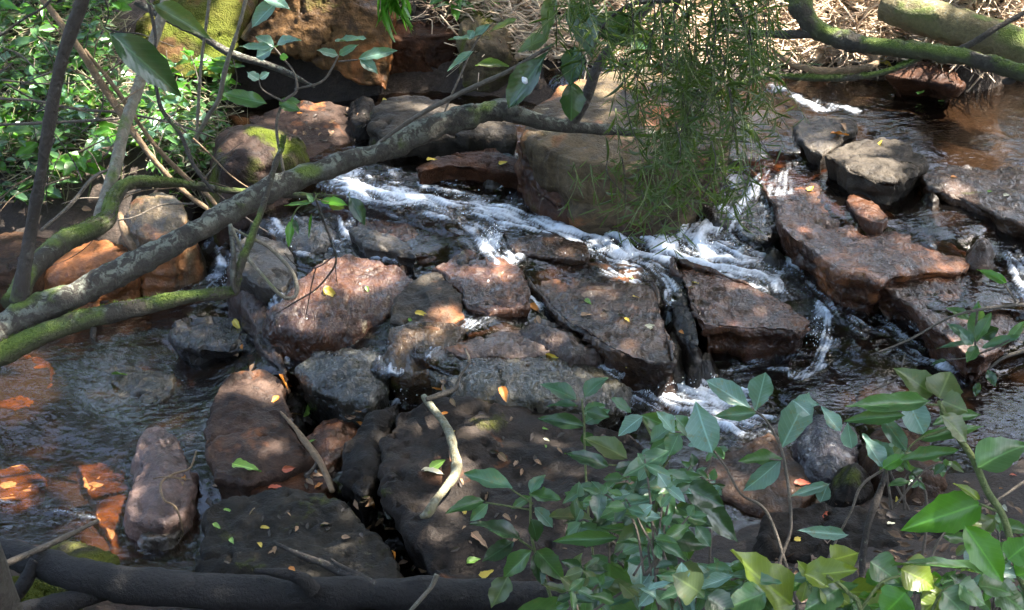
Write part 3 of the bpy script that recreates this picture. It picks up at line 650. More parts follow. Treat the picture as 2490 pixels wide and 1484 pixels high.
rock('r44','boulder','shiny purple black boulder in the channel behind the green leaves', [(1925,1025),(1990,992),(2080,1022),(2112,1082),(2062,1150),(2010,1160),(1945,1105)], 0.33, .35, RM((0.0148,0.0111,0.0126),(0.0555,0.0429,0.0474), wet=.95, film=.9, seed=56), dome=.05, edge=.08)
rock('r44b','flat_rock','flat brown rock between the white water and the purple black boulder', [(1790,1080),(1870,1040),(1930,1110),(1990,1180),(1930,1250),(1820,1230),(1700,1180),(1690,1110)], 0.28, .3, RM(*BROWN, wet=.3, film=.1, seed=57), edge=.04, smooth=0)
rock('r45','mossy_boulder','small mossy round rock beside the purple black boulder', [(2020,1165),(2045,1130),(2095,1125),(2120,1160),(2100,1210),(2040,1215)], 0.36, .3, RM(*DARK, wet=.1, moss=.3, seed=58), dome=.07, edge=.07)
rock('r46','boulder','plain brown rock in the shade of the broad leaves on the right', [(2112,1050),(2160,1025),(2230,1040),(2300,1100),(2320,1200),(2230,1240),(2140,1180)], 0.38, .4, RM(*BROWN, wet=.15, moss=.08, seed=59), dome=.06, edge=.06)
rock('r47','flat_rock','dark earthy ledge along the bottom right under the leaves', [(1880,1240),(2000,1215),(2200,1250),(2420,1250),(2600,1300),(2600,1420),(2300,1400),(2050,1380),(1850,1330)], 0.46, .35, RM(*DARK, wet=.05, moss=.1, seed=60), edge=.06, rough=1.4)
rock('r48','mossy_boulder','green mossy boulder under the fallen log at the bottom left', [(60,1345),(140,1300),(230,1305),(285,1345),(260,1420),(120,1440)], .14, .3, RM(*DARK, wet=.1, moss=.75, seed=61), dome=.06, edge=.07)
rock('r49','mossy_boulder','mossy stone at the very bottom left corner below the log', [(-60,1370),(60,1390),(190,1440),(220,1530),(40,1560),(-80,1500)], .22, .3, RM(*DARK, wet=.1, moss=.7, seed=62), dome=.06, edge=.07)

SUN_PATCH = RM((0.1258,0.0459,0.0118),(0.2960,0.1221,0.0333), wet=.3, seed=80)  # sun on the shallow pool bed put into this orange colour
rock('sd1','flat_rock','sun patch painted as an orange rock lying just under the water at the left edge', [(-60,885),(60,862),(112,880),(132,930),(85,990),(30,1002),(-60,985)], -.008, .1, SUN_PATCH, edge=.02, dome=.01)
rock('sd2','flat_rock','wedge shaped sun patch painted as submerged orange rock beside the tongue shaped boulder', [(186,1130),(300,1124),(312,1180),(302,1270),(272,1332),(240,1262),(214,1190)], -.006, .1, SUN_PATCH, edge=.02, dome=.01, smooth=0)
rock('sd3','flat_rock','sun patch painted as submerged orange rock at the left edge of the lower pool', [(-60,1152),(50,1132),(110,1152),(100,1202),(40,1216),(-60,1216)], -.008, .1, SUN_PATCH, edge=.02, dome=.01)
# small stones lodged in the cracks
def stone_label(u_, v_, k):
    best = min(ROCKS.items(), key=lambda it: math.hypot(*(np.array(proj(np.array(it[1].location))[:2]) - (u_, v_))) if not it[0].startswith('st') else 1e9)[1]
    w_ = []
    for x_ in best['label'].split():
        if x_ in ('with', 'that', 'in', 'at', 'behind', 'under', 'beside', 'above', 'below', 'left', 'right', 'lying', 'standing', 'between', 'just', 'alone', 'leaning', 'wedged', 'continuing', 'breaking', 'glazed', 'dappled', 'thickly', 'half', 'of'): break
        w_.append(x_)
    return ['small dark', 'little black', 'small brown'][(k + 1) % 3] + ' wet stone lodged beside the ' + ' '.join(w_[:7])
_sr = np.random.default_rng(17)
for k, (u_, v_, z_) in enumerate([(703,1010,.08),(725,985,.08),(868,1008,.14),(915,1012,.14),(1035,925,.22),(885,815,.22),(770,1172,.14),(545,882,.0),(612,862,.03),(662,935,.08),(1292,772,.38),(1452,872,.34),(1612,905,.3),(1712,868,.34),(868,1222,.05),(905,1262,.0),(955,1312,.0),(742,948,.12),(985,660,.44),(1120,640,.5),(640,545,.40),(840,605,.42),(500,1195,.02),(1500,1000,.22),(1560,1010,.24),(1985,590,.5),(2260,480,.72),(2390,590,.72),(1880,610,.52),(1320,640,.5)]):
    a = np.sort(_sr.uniform(0, 6.28, 7)); rr_ = _sr.uniform(13, 26)
    rock('st%d' % k, 'stone', stone_label(u_, v_, k), [(u_ + rr_ * 1.3 * math.cos(x_), v_ + rr_ * .8 * math.sin(x_)) for x_ in a[::-1]], z_ + .03, .12, RM(*(DARK if k % 3 else BROWN), wet=.8, film=.3, seed=70 + k % 4), dome=.03, edge=.03, cat='stone', group='small stones in the cracks')

# ------------------------------------------------------------------ branches
def spline(P, n):
    P = np.asarray(P, float)
    Q = np.vstack([2 * P[0] - P[1], P, 2 * P[-1] - P[-2]]); out = []
    for i in range(len(P) - 1):
        p0, p1, p2, p3 = Q[i:i + 4]
        for s_ in np.linspace(0, 1, n, endpoint=False):
            out.append(0.5 * (2 * p1 + (p2 - p0) * s_ + (2 * p0 - 5 * p1 + 4 * p2 - p3) * s_ ** 2 + (3 * p1 - p0 - 3 * p2 + p3) * s_ ** 3))
    out.append(P[-1]); return np.array(out)
def tube(P, rad, sides=10, bump=0.0, seed=0, sub=8):
    """round limb along a smooth path with the given radii; closed at both ends"""
    P = np.asarray(P, float); m = len(P)
    S = spline(np.column_stack([P, np.resize(np.asarray(rad, float), m) if np.ndim(rad) else np.full(m, rad)]), sub)
    C, rr = S[:, :3], np.maximum(S[:, 3], 1e-4)
    T = np.gradient(C, axis=0); T /= np.linalg.norm(T, axis=1)[:, None] + 1e-12
    ref = np.array([0.13, 0.21, 0.97]) if abs(T[0] @ [0.13, 0.21, 0.97]) < .9 else np.array([1.0, .1, 0])
    A = np.cross(T, ref); A /= np.linalg.norm(A, axis=1)[:, None] + 1e-9; B = np.cross(T, A)
    an = np.linspace(0, 2 * math.pi, sides, endpoint=False)
    V = C[:, None] + (A[:, None] * np.cos(an)[None, :, None] + B[:, None] * np.sin(an)[None, :, None]) * rr[:, None, None]
    if bump:
        nz = fbm(V * 8 + seed, 3) * bump * 1.2 + fbm(V * 34 + seed, 2) * bump * .55 + np.maximum(0, fbm(V * 5 + 40 + seed, 2) - .45) * bump * 3
        V = V + (V - C[:, None]) / rr[:, None, None] * nz[..., None]
    K = len(C); I_ = np.arange(K * sides).reshape(K, sides); J = np.roll(I_, -1, 1)
    Q = np.stack([I_[:-1], J[:-1], J[1:], I_[1:]], -1).reshape(-1, 4)
    V = np.vstack([V.reshape(-1, 3), C[0][None], C[-1][None]])
    T1 = np.stack([np.full(sides, K * sides), J[0], I_[0]], -1); T2 = np.stack([np.full(sides, K * sides + 1), I_[-1], J[-1]], -1)
    return V, Q, np.vstack([T1, T2])
def bark_mat(name, c1, c2, lichen=0.3, moss=0.3, spot=(0.27, 0.29, 0.23)):
    t = NT(name); p = t.pos()
    n1 = t.noise(p, 6, 4, 0.6); n2 = t.noise(p, 40, 4, 0.7); n3 = t.noise(p, 26, 5, 0.7, 0.6)
    col = t.mix(n1, c1, c2)
    col = t.mix(0.7, col, t.ramp(n2, [(0.3, 0.45), (0.7, 1.3)]), 'MULTIPLY')
    nz = t.node('ShaderNodeSeparateXYZ'); t.l(t.node('ShaderNodeNewGeometry').outputs['Normal'], nz.inputs[0])
    up = t.ramp(nz.outputs[2], [(0.35, 0.0), (0.85, 1.0)])
    h = n2
    if lichen:
        lf = t.math('MULTIPLY', t.ramp(n3, [(0.60 - .2 * lichen, 0.0), (0.68 - .2 * lichen, 1.0)]), t.ramp(nz.outputs[2], [(0.3, 0.15), (0.8, 1.0)]))
        col = t.mix(t.math('MULTIPLY', lf, .62), col, t.mix(n2, tuple(c * .6 for c in spot), spot))
    if moss:
        mn = t.noise(t.mapping(p, loc=(4, 1, 2)), 4.0, 4, 0.6)
        mf = t.math('MULTIPLY', t.ramp(mn, [(0.66 - .25 * moss, 0.0), (0.74 - .22 * moss, 1.0)]), t.ramp(nz.outputs[2], [(0.1, 0.15), (0.7, 1.0)]))
        col = t.mix(mf, col, t.mix(t.noise(p, 90, 3), (0.035, 0.07, 0.008), (0.15, 0.20, 0.022)))
        h = t.math('ADD', h, t.math('MULTIPLY', mf, t.noise(p, 130, 2)))
    t.set(Base_Color=col, Roughness=0.8, Normal=t.bump(h, 0.9, 0.018))
    return t.m
B_LICH = bark_mat('lichened_bark', (0.0150, 0.0120, 0.0090), (0.0562, 0.0465, 0.0338), .6, .35)
B_MOSS = bark_mat('mossy_bark', (0.0150, 0.0120, 0.0083), (0.0525, 0.0420, 0.0263), .25, .95)
B_DARK = bark_mat('dark_bark', (0.0165, 0.0128, 0.0097), (0.0488, 0.0375, 0.0285), .1, .1)
B_PALE = bark_mat('pale_bark', (0.0900, 0.0750, 0.0562), (0.2250, 0.1950, 0.1425), .45, .3)
B_TAN = bark_mat('tan_cane', (0.1050, 0.0638, 0.0338), (0.2550, 0.1725, 0.0975), 0, 0)
B_TWIG = bark_mat('grey_twig', (0.0525, 0.0413, 0.0315), (0.1500, 0.1237, 0.0938), 0, 0)
B_ROT = bark_mat('rotten_log', (0.003, 0.0025, 0.0022), (0.013, 0.0105, 0.009), 0.0, .1)
B_GREEN = bark_mat('green_stem', (0.0600, 0.0825, 0.0225), (0.1500, 0.1800, 0.0600), 0, 0)

FUZZY = [B_MOSS]
_mt = NT('moss_tuft'); _mt.set(Base_Color=_mt.mix(_mt.noise(_mt.pos(), 20, 2), (0.03, 0.055, 0.006), (0.12, 0.17, 0.018)), Roughness=.9); MOSS_TUFT = _mt.m
def limb(pts, mat, parent=None, name='limb', sides=12, bump=.12, seed=0, org=None, slim=.84):
    """pts: (u, v, depth, half width in view pixels)"""
    a = np.array(pts, float)
    P = atd(a[:, 0], a[:, 1], a[:, 2]); r = a[:, 3] * a[:, 2] / F * slim
    V, Q, T = tube(P, r, sides, bump * float(r.mean()), seed + len(pts), 14)
    org = P[0] if org is None else np.asarray(org)
    o = obj(name, mesh_np(name, V - org, Q, T), mat, parent)
    if parent is None: o.location = org
    if mat in FUZZY and r.max() > .012:
        # raised tufts of moss on the upper side
        g = np.random.default_rng(900 + seed); body = V[:-2].reshape(-1, sides, 3); C = body.mean(1)
        k = g.integers(0, len(C), 5200); j = g.integers(0, sides, 5200)
        nn_ = body[k, j] - C[k]; rr_ = np.linalg.norm(nn_, axis=1)[:, None]; nn_ /= rr_ + 1e-9
        Bp = body[k, j] + (body[np.minimum(k + 1, len(C) - 1), j] - body[k, j]) * g.random((5200, 1))
        ok = (nn_[:, 2] > .1) & (fbm(Bp * 6 + 3, 3) > .02); Bp, nn_ = Bp[ok], nn_[ok]
        d_ = nn_ + g.normal(0, .45, nn_.shape) + [0, 0, .2]; d_ /= np.linalg.norm(d_, axis=1)[:, None]
        s_ = np.cross(d_, g.normal(size=d_.shape)); s_ /= np.linalg.norm(s_, axis=1)[:, None]; L_ = g.uniform(.004, .013, (len(Bp), 1))
        tri = np.stack([Bp - s_ * .0016, Bp + s_ * .0016, Bp + d_ * L_], 1).reshape(-1, 3)
        m_ = obj('moss', mesh_np('moss', tri - org, None, np.arange(len(tri)).reshape(-1, 3), False), MOSS_TUFT, o if parent is None else parent); tag(m_, kind='stuff')
    return o
def stick(name, label, pts, mat, cat='stick', sides=7, bump=.18, group=None, dz=0.0):
    """a loose stick; pts: (u, v, z, half width px) resting at height z"""
    a = np.array(pts, float); P = atz(a[:, 0], a[:, 1], a[:, 2])
    _, _, dep = proj(P); r = a[:, 3] * dep / F
    V, Q, T = tube(P, r, sides, bump * float(r.mean()), len(label), 6)
    o = obj(name, mesh_np(name, V - P[0], Q, T), mat); o.location = P[0]; tag(o, label, cat, group)
    return o

# leaning tree on the left
b0 = atd(np.array(-140.), np.array(900.), np.array(4.85)); b0[2] = float(ground_z(b0[:1], b0[1:2])[0])
tree = empty('leaning_tree', b0); tag(tree, 'leaning tree with a long lichen spotted branch crossing the stream from the left', 'tree')
def tl(pts, mat, name='branch', **k): return limb(pts, mat, tree, name, org=b0, **k)
_bu, _bv, _bd = proj(b0)
tl([(float(_bu), float(_bv), float(_bd), 70), (-150,1000,4.85,60), (-110,900,4.9,54), (-60,850,4.95,52), (0,812,5.0,52)], B_LICH, 'trunk', seed=1)
main = tl([(-60,850,4.95,44),(0,805,5.0,46),(60,768,5.05,45),(200,710,5.1,40),(330,640,5.2,37),(470,565,5.3,35),(620,485,5.45,34),(760,420,5.6,32),(900,377,5.7,31),(1030,322,5.8,32),(1120,287,5.85,31),(1200,268,5.9,31),(1262,266,5.9,27)], B_LICH, sides=22, bump=.26, seed=2)
tl([(1225,270,5.9,27),(1275,285,5.92,25),(1340,302,5.95,21),(1420,312,6,18),(1500,318,6.05,15),(1600,328,6.1,11),(1720,335,6.2,6),(1820,345,6.3,3)], B_LICH, seed=3)
tl([(1380,308,5.98,16),(1415,262,5.95,15),(1455,160,5.9,14),(1500,95,5.85,13),(1590,0,5.8,13),(1660,-80,5.7,13)], B_DARK, seed=4)
tl([(925,345,5.7,5),(970,312,5.65,6),(1040,268,5.6,7),(1130,222,5.55,7),(1240,172,5.5,7),(1300,135,5.5,6),(1345,110,5.5,6)], B_TWIG, seed=5)
tl([(-80,905,4.9,34),(0,862,4.95,33),(120,805,5,31),(240,768,5.05,29),(340,748,5.1,26),(440,725,5.15,22),(555,712,5.2,17),(572,700,5.2,15),(583,650,5.2,13),(610,580,5.2,10),(640,500,5.2,9),(665,410,5.25,8),(685,360,5.3,8),(690,330,5.3,6)], B_MOSS, seed=6, bump=.22)
tl([(228,800,5.03,9),(226,820,5.0,7),(232,830,5.0,2)], B_DARK, 'stub', seed=7)
tl([(45,735,5.05,28),(58,660,5.02,21),(75,560,5.0,18),(95,450,4.9,17),(120,300,4.8,17),(150,150,4.7,17),(200,0,4.6,20),(232,-90,4.5,20)], B_DARK, seed=8)
tl([(30,740,5.1,34),(80,655,5.25,31),(150,592,5.4,30),(225,558,5.5,29),(262,532,5.6,25),(272,492,5.7,20),(308,447,5.8,17),(370,440,5.9,15),(440,447,6.0,13),(530,460,6.1,11),(640,470,6.2,9),(760,476,6.3,8),(842,480,6.3,6)], B_MOSS, seed=9, bump=.22)
tl([(240,545,5.65,24),(258,480,5.8,20),(282,400,5.9,18),(302,310,6.0,17),(330,230,6.1,17),(362,130,6.2,15),(395,30,6.3,14),(412,-80,6.4,13)], B_PALE, seed=10)
tl([(1160,278,5.86,9),(1150,262,5.84,11),(1140,258,5.83,7),(1128,262,5.83,3)], B_LICH, 'stub', seed=11)
# canes and stems rising in front of the left bank
for k, (lab, pts, m_) in enumerate([
    ('pale brown cane slanting down across the left undergrowth to the big branch', [(60,-60,6.2,9),(120,20,6.2,10),(190,115,6.2,10),(270,240,6.3,10),(360,372,6.3,9),(440,460,6.4,8),(520,520,6.4,6)], B_TAN),
    ('split tan cane lying just above the first pale cane', [(205,120,6.25,5),(280,215,6.3,6),(370,345,6.4,6),(450,430,6.5,7),(500,470,6.5,7),(530,505,6.5,5)], B_TAN),
    ('thin grey green stem with pale bands rising beside the moss covered boulder', [(470,345,7.3,6),(505,285,7.2,7),(532,240,7.1,7),(550,160,7.0,7),(585,50,6.9,6),(610,-60,6.8,6)], B_PALE),
    ('slender upright stem just left of the pale banded one', [(478,350,7.6,4),(482,260,7.5,5),(490,150,7.4,5),(505,30,7.3,5),(515,-60,7.2,5)], B_PALE),
    ('dark lichened bough slanting in front of the moss covered boulder', [(330,5,8.2,10),(400,45,8.2,10),(480,82,8.2,11),(560,130,8.2,12),(640,155,8.2,11),(700,178,8.2,9),(765,212,8.2,4)], B_LICH),
    ('dark bent stem at the upper left running down to the tangle', [(360,0,5.6,5),(378,90,5.6,5),(372,160,5.6,5),(380,215,5.6,5),(395,270,5.6,6),(440,330,5.6,6),(470,400,5.6,6),(520,470,5.6,4)], B_DARK),
    ('thin dark stem at the very left with twigs in front of the leaves', [(-20,100,5.3,4),(60,45,5.3,4),(110,15,5.3,4),(150,-40,5.3,4)], B_DARK),
    ('arching brown twig over the leaves at the left edge', [(-30,240,6.4,4),(80,245,6.4,4),(180,265,6.4,4),(290,275,6.4,4),(420,300,6.4,3),(520,335,6.4,2)], B_TWIG),
    ('straight grey twig lying low across the left undergrowth', [(-30,305,6.8,4),(90,300,6.8,4),(200,295,6.8,4),(330,285,6.8,3)], B_TWIG),
    ('brown twig angling up from the mossy limb into the tangle', [(100,560,6.0,5),(170,500,6.2,5),(230,430,6.4,5),(300,400,6.6,3)], B_TWIG)]):
    o = limb(pts, m_, None, 'stem', sides=8, bump=.2, seed=20 + k); tag(o, lab, 'stem', None)

# looping vine and dangling twig
v = limb([(559,545,5.2,5),(575,580,5.2,6),(592,614,5.2,6),(646,680,5.2,6),(685,720,5.22,6),(712,724,5.25,7),(722,700,5.27,7),(706,655,5.28,6),(654,602,5.26,6),(601,575,5.22,5),(566,556,5.2,4)], B_PALE, None, 'vine', 8, .1, 31)
tag(v, 'bare grey vine bent into a long loop hanging below the big branch', 'vine')
v = limb([(559,548,5.18,6),(568,620,5.18,7),(566,690,5.18,8),(575,712,5.19,5)], B_LICH, None, 'vine', 8, .15, 32)
tag(v, 'short straight vine hanging beside the looped one', 'vine')
tw = empty('dangling_twig', atd(np.array(765.), np.array(470.), np.array(5.6))); tag(tw, 'thin forked twig dangling below the big branch over the sloping slab', 'twig')
for pts in ([(762,470,5.6,4),(793,554,5.6,4),(810,600,5.6,3),(816,640,5.6,3),(790,680,5.6,3),(762,708,5.6,2.6),(709,740,5.6,2.2),(664,767,5.6,1.5)],
            [(814,613,5.6,2.5),(800,632,5.6,2.3),(765,652,5.6,2),(720,645,5.6,1.8),(690,615,5.6,1.5)], [(768,650,5.6,2),(756,700,5.6,2),(743,775,5.6,1.3)], [(815,640,5.6,2),(818,685,5.6,1.2)]):
    limb(pts, B_DARK, tw, 'twig', 5, .1, 33, org=np.array(tw.location))

# mossy limb at the upper right
b1 = atd(np.array(2720.), np.array(215.), np.array(6.8))
mt = empty('mossy_limb', b1); tag(mt, 'thick mossy limb forking across the upper right corner', 'branch')
for pts, m_ in (([(1920,-90,7.5,34),(1938,-20,7.5,34),(1965,50,7.5,32),(2010,85,7.5,30),(2090,106,7.4,26),(2200,120,7.3,25),(2330,138,7.2,25),(2420,158,7.1,25),(2510,180,7,24),(2720,215,6.8,26)], B_MOSS),
                ([(2010,84,7.5,14),(1950,84,7.5,13),(1880,84,7.5,12),(1790,76,7.45,9),(1740,70,7.4,6)], B_DARK),
                ([(2250,136,7.28,9),(2200,158,7.3,9),(2140,178,7.3,9),(2060,190,7.3,9),(1960,190,7.3,8),(1880,186,7.3,7),(1800,204,7.3,7),(1740,240,7.3,4)], B_MOSS),
                ([(2300,134,7.22,12),(2360,108,7.2,9),(2420,70,7.15,8),(2510,20,7.1,8),(2600,-40,7,8)], B_DARK),
                ([(2455,160,7.1,18),(2462,190,7.08,14),(2440,200,7.06,8)], B_DARK)):
    limb(pts, m_, mt, 'branch', 14, .22, 41, org=b1)
lg = stick('fallen_log', 'thick moss yellowed log lying sunlit on the bank at the upper right', [(2148,14,1.36,38),(2200,28,1.35,44),(2290,52,1.33,46),(2420,95,1.28,46),(2560,140,1.22,46)], bark_mat('sunny_mossy_bark', (0.0750, 0.0600, 0.0263), (0.1875, 0.1500, 0.0675), .2, .75), 'log', 16, .12)
stick('vine', 'thick tan root curling into a hook above the upper pool', [(1880,118,1.02,7),(1905,140,.98,8),(1929,157,.95,8),(1981,171,.93,9),(2040,172,.93,9),(2090,167,.94,9),(2122,160,.96,9),(2130,146,.98,9),(2115,132,1.0,8),(2090,120,1.03,8),(2045,108,1.06,6)], B_TAN, 'root', 9)

# logs and sticks in the foreground
fl = empty('fallen_log', atz(600., 1430., .30)); tag(fl, 'long rotten black log lying along the bottom edge of the picture', 'log')
def flp(pts, name, mat=B_ROT, sides=14, bump=.2, seed=0):
    a = np.array(pts, float); P = atz(a[:, 0], a[:, 1], a[:, 2]); _, _, dep = proj(P)
    V, Q, T = tube(P, a[:, 3] * dep / F, sides, bump * float((a[:, 3] * dep / F).mean()), seed, 9)
    return obj(name, mesh_np(name, V - np.array(fl.location), Q, T), mat, fl)
flp([(-120,1318,.36,30),(0,1340,.38,34),(110,1372,.40,38),(240,1412,.42,44),(400,1430,.43,46),(600,1440,.43,44),(800,1442,.43,42),(1000,1445,.43,40),(1200,1448,.43,38),(1400,1452,.45,34),(1560,1460,.48,26)], 'trunk', bump=.16, seed=5)
flp([(330,1405,.42,22),(240,1440,.38,24),(120,1475,.35,26),(0,1500,.33,26),(-100,1520,.32,26)], 'branch', seed=6)
flp([(85,1362,.44,14),(70,1400,.38,18),(45,1440,.32,18),(35,1470,.28,6)], 'branch', seed=7)
flp([(760,1436,.50,22),(735,1408,.56,17),(690,1395,.58,12),(618,1388,.60,6)], 'stub', seed=8)
stick('stick', 'grey stick propped on the rotten log at the lower left', [(-60,1405,.55,9),(20,1368,.52,9),(80,1342,.48,8),(160,1305,.42,7),(238,1266,.36,5)], B_TWIG)
stick('stick', 'dead pointed branch lying on the mossy foreground slab down to the log', [(665,1318,.40,3),(720,1345,.42,7),(780,1368,.44,9),(850,1398,.46,14),(905,1425,.47,16),(920,1445,.46,10)], B_DARK)
stick('stick', 'short broken spur lying beside the dead pointed branch', [(805,1360,.47,3),(830,1378,.48,6),(880,1402,.48,8),(905,1420,.48,5)], B_DARK)
stick('stick', 'pale forked twig with a lichened tip leaning on the log', [(1062,1398,.62,7),(1050,1425,.58,5),(1025,1455,.54,5),(985,1500,.48,5)], B_PALE)
stick('stick', 'crooked lichen covered stick lying on the big central slab', [(1030,965,.42,8),(1045,985,.43,10),(1068,1012,.44,10),(1090,1048,.445,11),(1102,1090,.445,11),(1110,1128,.445,13),(1105,1158,.445,13),(1080,1190,.445,11),(1058,1220,.445,11),(1040,1248,.44,12),(1022,1256,.44,6)], bark_mat('lichen_stick', (0.0825, 0.0675, 0.0375), (0.2400, 0.2175, 0.1275), .6, .22), sides=10)
stick('stick', 'dark twisted twig leaning over the wet olive boulder', [(1130,848,.56,3),(1140,880,.55,4),(1118,915,.52,4),(1105,945,.48,6),(1070,960,.46,7),(1035,972,.45,6)], B_TWIG)
stick('stick', 'barkless stick caught across the red brown wet stone in the crack', [(680,1000,.26,3),(710,1032,.28,5),(740,1072,.28,9),(770,1112,.28,9),(790,1150,.27,8),(808,1195,.25,7)], B_TAN)
stick('stick', 'short forked side twig beside the barkless stick', [(775,1118,.28,5),(762,1140,.27,5),(742,1160,.27,4)], B_DARK)
stick('twig', 'wiry pale rootlet curling over the tongue shaped boulder', [(477,1098,.21,2.4),(462,1138,.22,2.6),(430,1150,.225,2.8),(400,1165,.225,3),(390,1182,.225,3),(398,1215,.22,3),(425,1232,.20,3),(438,1262,.15,2.6),(445,1295,.08,2.2)], B_TAN, 'twig', 6)
stick('twig', 'short pale twig crossing the wiry rootlet', [(372,1164,.22,1.6),(400,1160,.23,1.8),(462,1166,.21,1.6)], B_TAN, 'twig', 5)
stick('wood_splinter', 'broken reddish splinter of wood leaning by the ochre boulder', [(290,520,.42,9),(305,560,.36,14),(322,590,.32,15),(335,612,.28,8)], B_TAN, 'wood')

# ------------------------------------------------------------------ leaves
def leaf_mesh(kind, nseg=11, var=0):
    """unit leaf along +X (0..1), half width .5, folded at the midrib and arched"""
    xs = np.linspace(0, 1, nseg + 1)
    if kind == 'lance': w = np.sin(np.pi * xs ** 0.85) ** 0.9
    elif kind == 'obov': w = np.sin(np.pi * xs ** 1.45) ** 0.75
    elif kind == 'ovate': w = np.sin(np.pi * xs ** 0.62) ** 0.85
    else: w = np.sin(np.pi * xs ** 0.9) ** 0.7
    w = np.maximum(w, 0.015); w = w / w.max() * .5
    wav = (0.035 * np.sin(xs * (8 + 2 * var) + len(kind) + 2 * var) + .015 * np.sin(xs * 23 + var)) if kind != 'blade' else 0 * xs
    arch = (-0.22, -.38, -.08, .10)[var] * xs ** 2 + (.05, .16, .02, -.1)[var] * xs
    rag = 1 + (.05 * np.sin(xs * 31 + var) + .05 * np.sin(xs * 17 + 3 * var)) * (kind != 'blade'); side = (0, .05, -.06, .03)[var] * np.sin(np.pi * xs)
    tw = (0, .5, -.5, .25)[var] * xs
    V = []
    for i, x in enumerate(xs):
        f = w[i]
        f = f * rag[i]
        V += [(x, -f, arch[i] + .16 * f + wav[i]), (x, -f * .5, arch[i] + .04 * f + wav[i] * .4), (x, 0, arch[i] - .03), (x, f * .5, arch[i] + .04 * f - wav[i] * .3), (x, f, arch[i] + .16 * f - wav[i])]
    Q = []
    for i in range(nseg):
        for j in range(4):
            a = i * 5 + j; Q.append((a, a + 5, a + 6, a + 1))
    V = np.array(V); ang = np.repeat(tw, 5); y_, z_ = V[:, 1].copy(), V[:, 2] - np.repeat(arch, 5)
    V[:, 1] = y_ * np.cos(ang) - z_ * np.sin(ang) + np.repeat(side, 5); V[:, 2] = y_ * np.sin(ang) * .5 + z_ * np.cos(ang) + np.repeat(arch, 5)
    return V, np.array(Q)
def leaf_mat(name, c1, c2, trans=(0.16, 0.30, 0.04), tf=0.3, rough=0.33, blotch=0.0):
    t = NT(name); oc = t.objco(); p = t.pos()
    info = t.node('ShaderNodeObjectInfo')
    sx = t.node('ShaderNodeSeparateXYZ'); t.l(oc, sx.inputs[0])
    ay = t.math('ABSOLUTE', sx.outputs[1])
    n = t.noise(p, 30, 3, .6)
    col = t.mix(n, c1, c2)
    col = t.mix(0.7, col, t.ramp(info.outputs['Random'], [(0, 0.7), (1, 1.3)]), 'MULTIPLY')
    rib = t.ramp(ay, [(0.012, 1.0), (0.035, 0.0)])
    vein = t.node('ShaderNodeMath', operation='SINE'); t.l(t.math('MULTIPLY', t.math('SUBTRACT', sx.outputs[0], t.math('MULTIPLY', ay, .55)), 62), vein.inputs[0])
    col = t.mix(t.math('MULTIPLY', rib, .55), col, tuple(min(1, c * 2.4) for c in c2))
    col = t.mix(t.math('MULTIPLY', t.ramp(vein.outputs[0], [(0.8, 0.0), (1.0, 1.0)]), .22), col, tuple(min(1, c * 1.8) for c in c2))
    tip = t.math('MULTIPLY', t.ramp(t.math('ADD', sx.outputs[0], t.math('MULTIPLY', n, .25)), [(1.0, 0.0), (1.06, 1.0)]), t.ramp(info.outputs['Random'], [(.55, 0.0), (.6, 1.0)]))
    col = t.mix(t.math('MULTIPLY', tip, .8), col, (0.10, 0.06, 0.025))
    if blotch:
        bn = t.noise(p, 34, 4, .75); col = t.mix(t.ramp(bn, [(.62 - .1 * blotch, 0.0), (.7 - .1 * blotch, blotch)]), col, (0.16, 0.12, 0.035))
    t.set(Base_Color=col, Roughness=rough, Specular_IOR_Level=0.55, Normal=t.bump(t.math('ADD', t.math('MULTIPLY', vein.outputs[0], .1), n), .25, .004))
    tl_ = t.node('ShaderNodeBsdfTranslucent'); tl_.inputs[0].default_value = (*trans, 1)
    mx = t.node('ShaderNodeMixShader'); mx.inputs[0].default_value = tf
    t.l(t.b.outputs[0], mx.inputs[1]); t.l(tl_.outputs[0], mx.inputs[2]); t.l(mx.outputs[0], t.out.inputs[0])
    return t.m
LM = {'g': leaf_mat('leaf_green', (0.028, 0.075, 0.024), (0.065, 0.14, 0.045), rough=.26, blotch=.35),
      'b': leaf_mat('leaf_bluish', (0.030, 0.085, 0.052), (0.075, 0.16, 0.085), rough=.3, blotch=.5),  # bluish sheen of the sky put into the leaf colour
      'd': leaf_mat('leaf_dark', (0.010, 0.030, 0.014), (0.026, 0.060, 0.026), tf=.15, rough=.24, blotch=.15),
      's': leaf_mat('leaf_silver', (0.075, 0.155, 0.12), (0.15, 0.255, 0.205), tf=.25, rough=.34, blotch=.5),  # pale base colour carries the sky's sheen
      'l': leaf_mat('leaf_lime', (0.08, 0.13, 0.012), (0.17, 0.23, 0.028), trans=(0.28, 0.36, 0.04), tf=.35, blotch=.3),
      'o': leaf_mat('leaf_olive', (0.042, 0.062, 0.018), (0.085, 0.115, 0.036), blotch=.5),
      'v': leaf_mat('leaf_vivid', (0.03, 0.11, 0.01), (0.07, 0.20, 0.02), trans=(0.16, 0.42, 0.03), tf=.4, blotch=.15)}
_lm = {}
def leaf_data(kind, mk, mat=None):
    key = (kind, mk, random.randrange(4)); var = key[2]
    if key not in _lm:
        V, Q = leaf_mesh(kind, 11, var); me = mesh_np('leaf', V, Q); me.materials.append(mat or LM[mk]); _lm[key] = me
    return _lm[key]
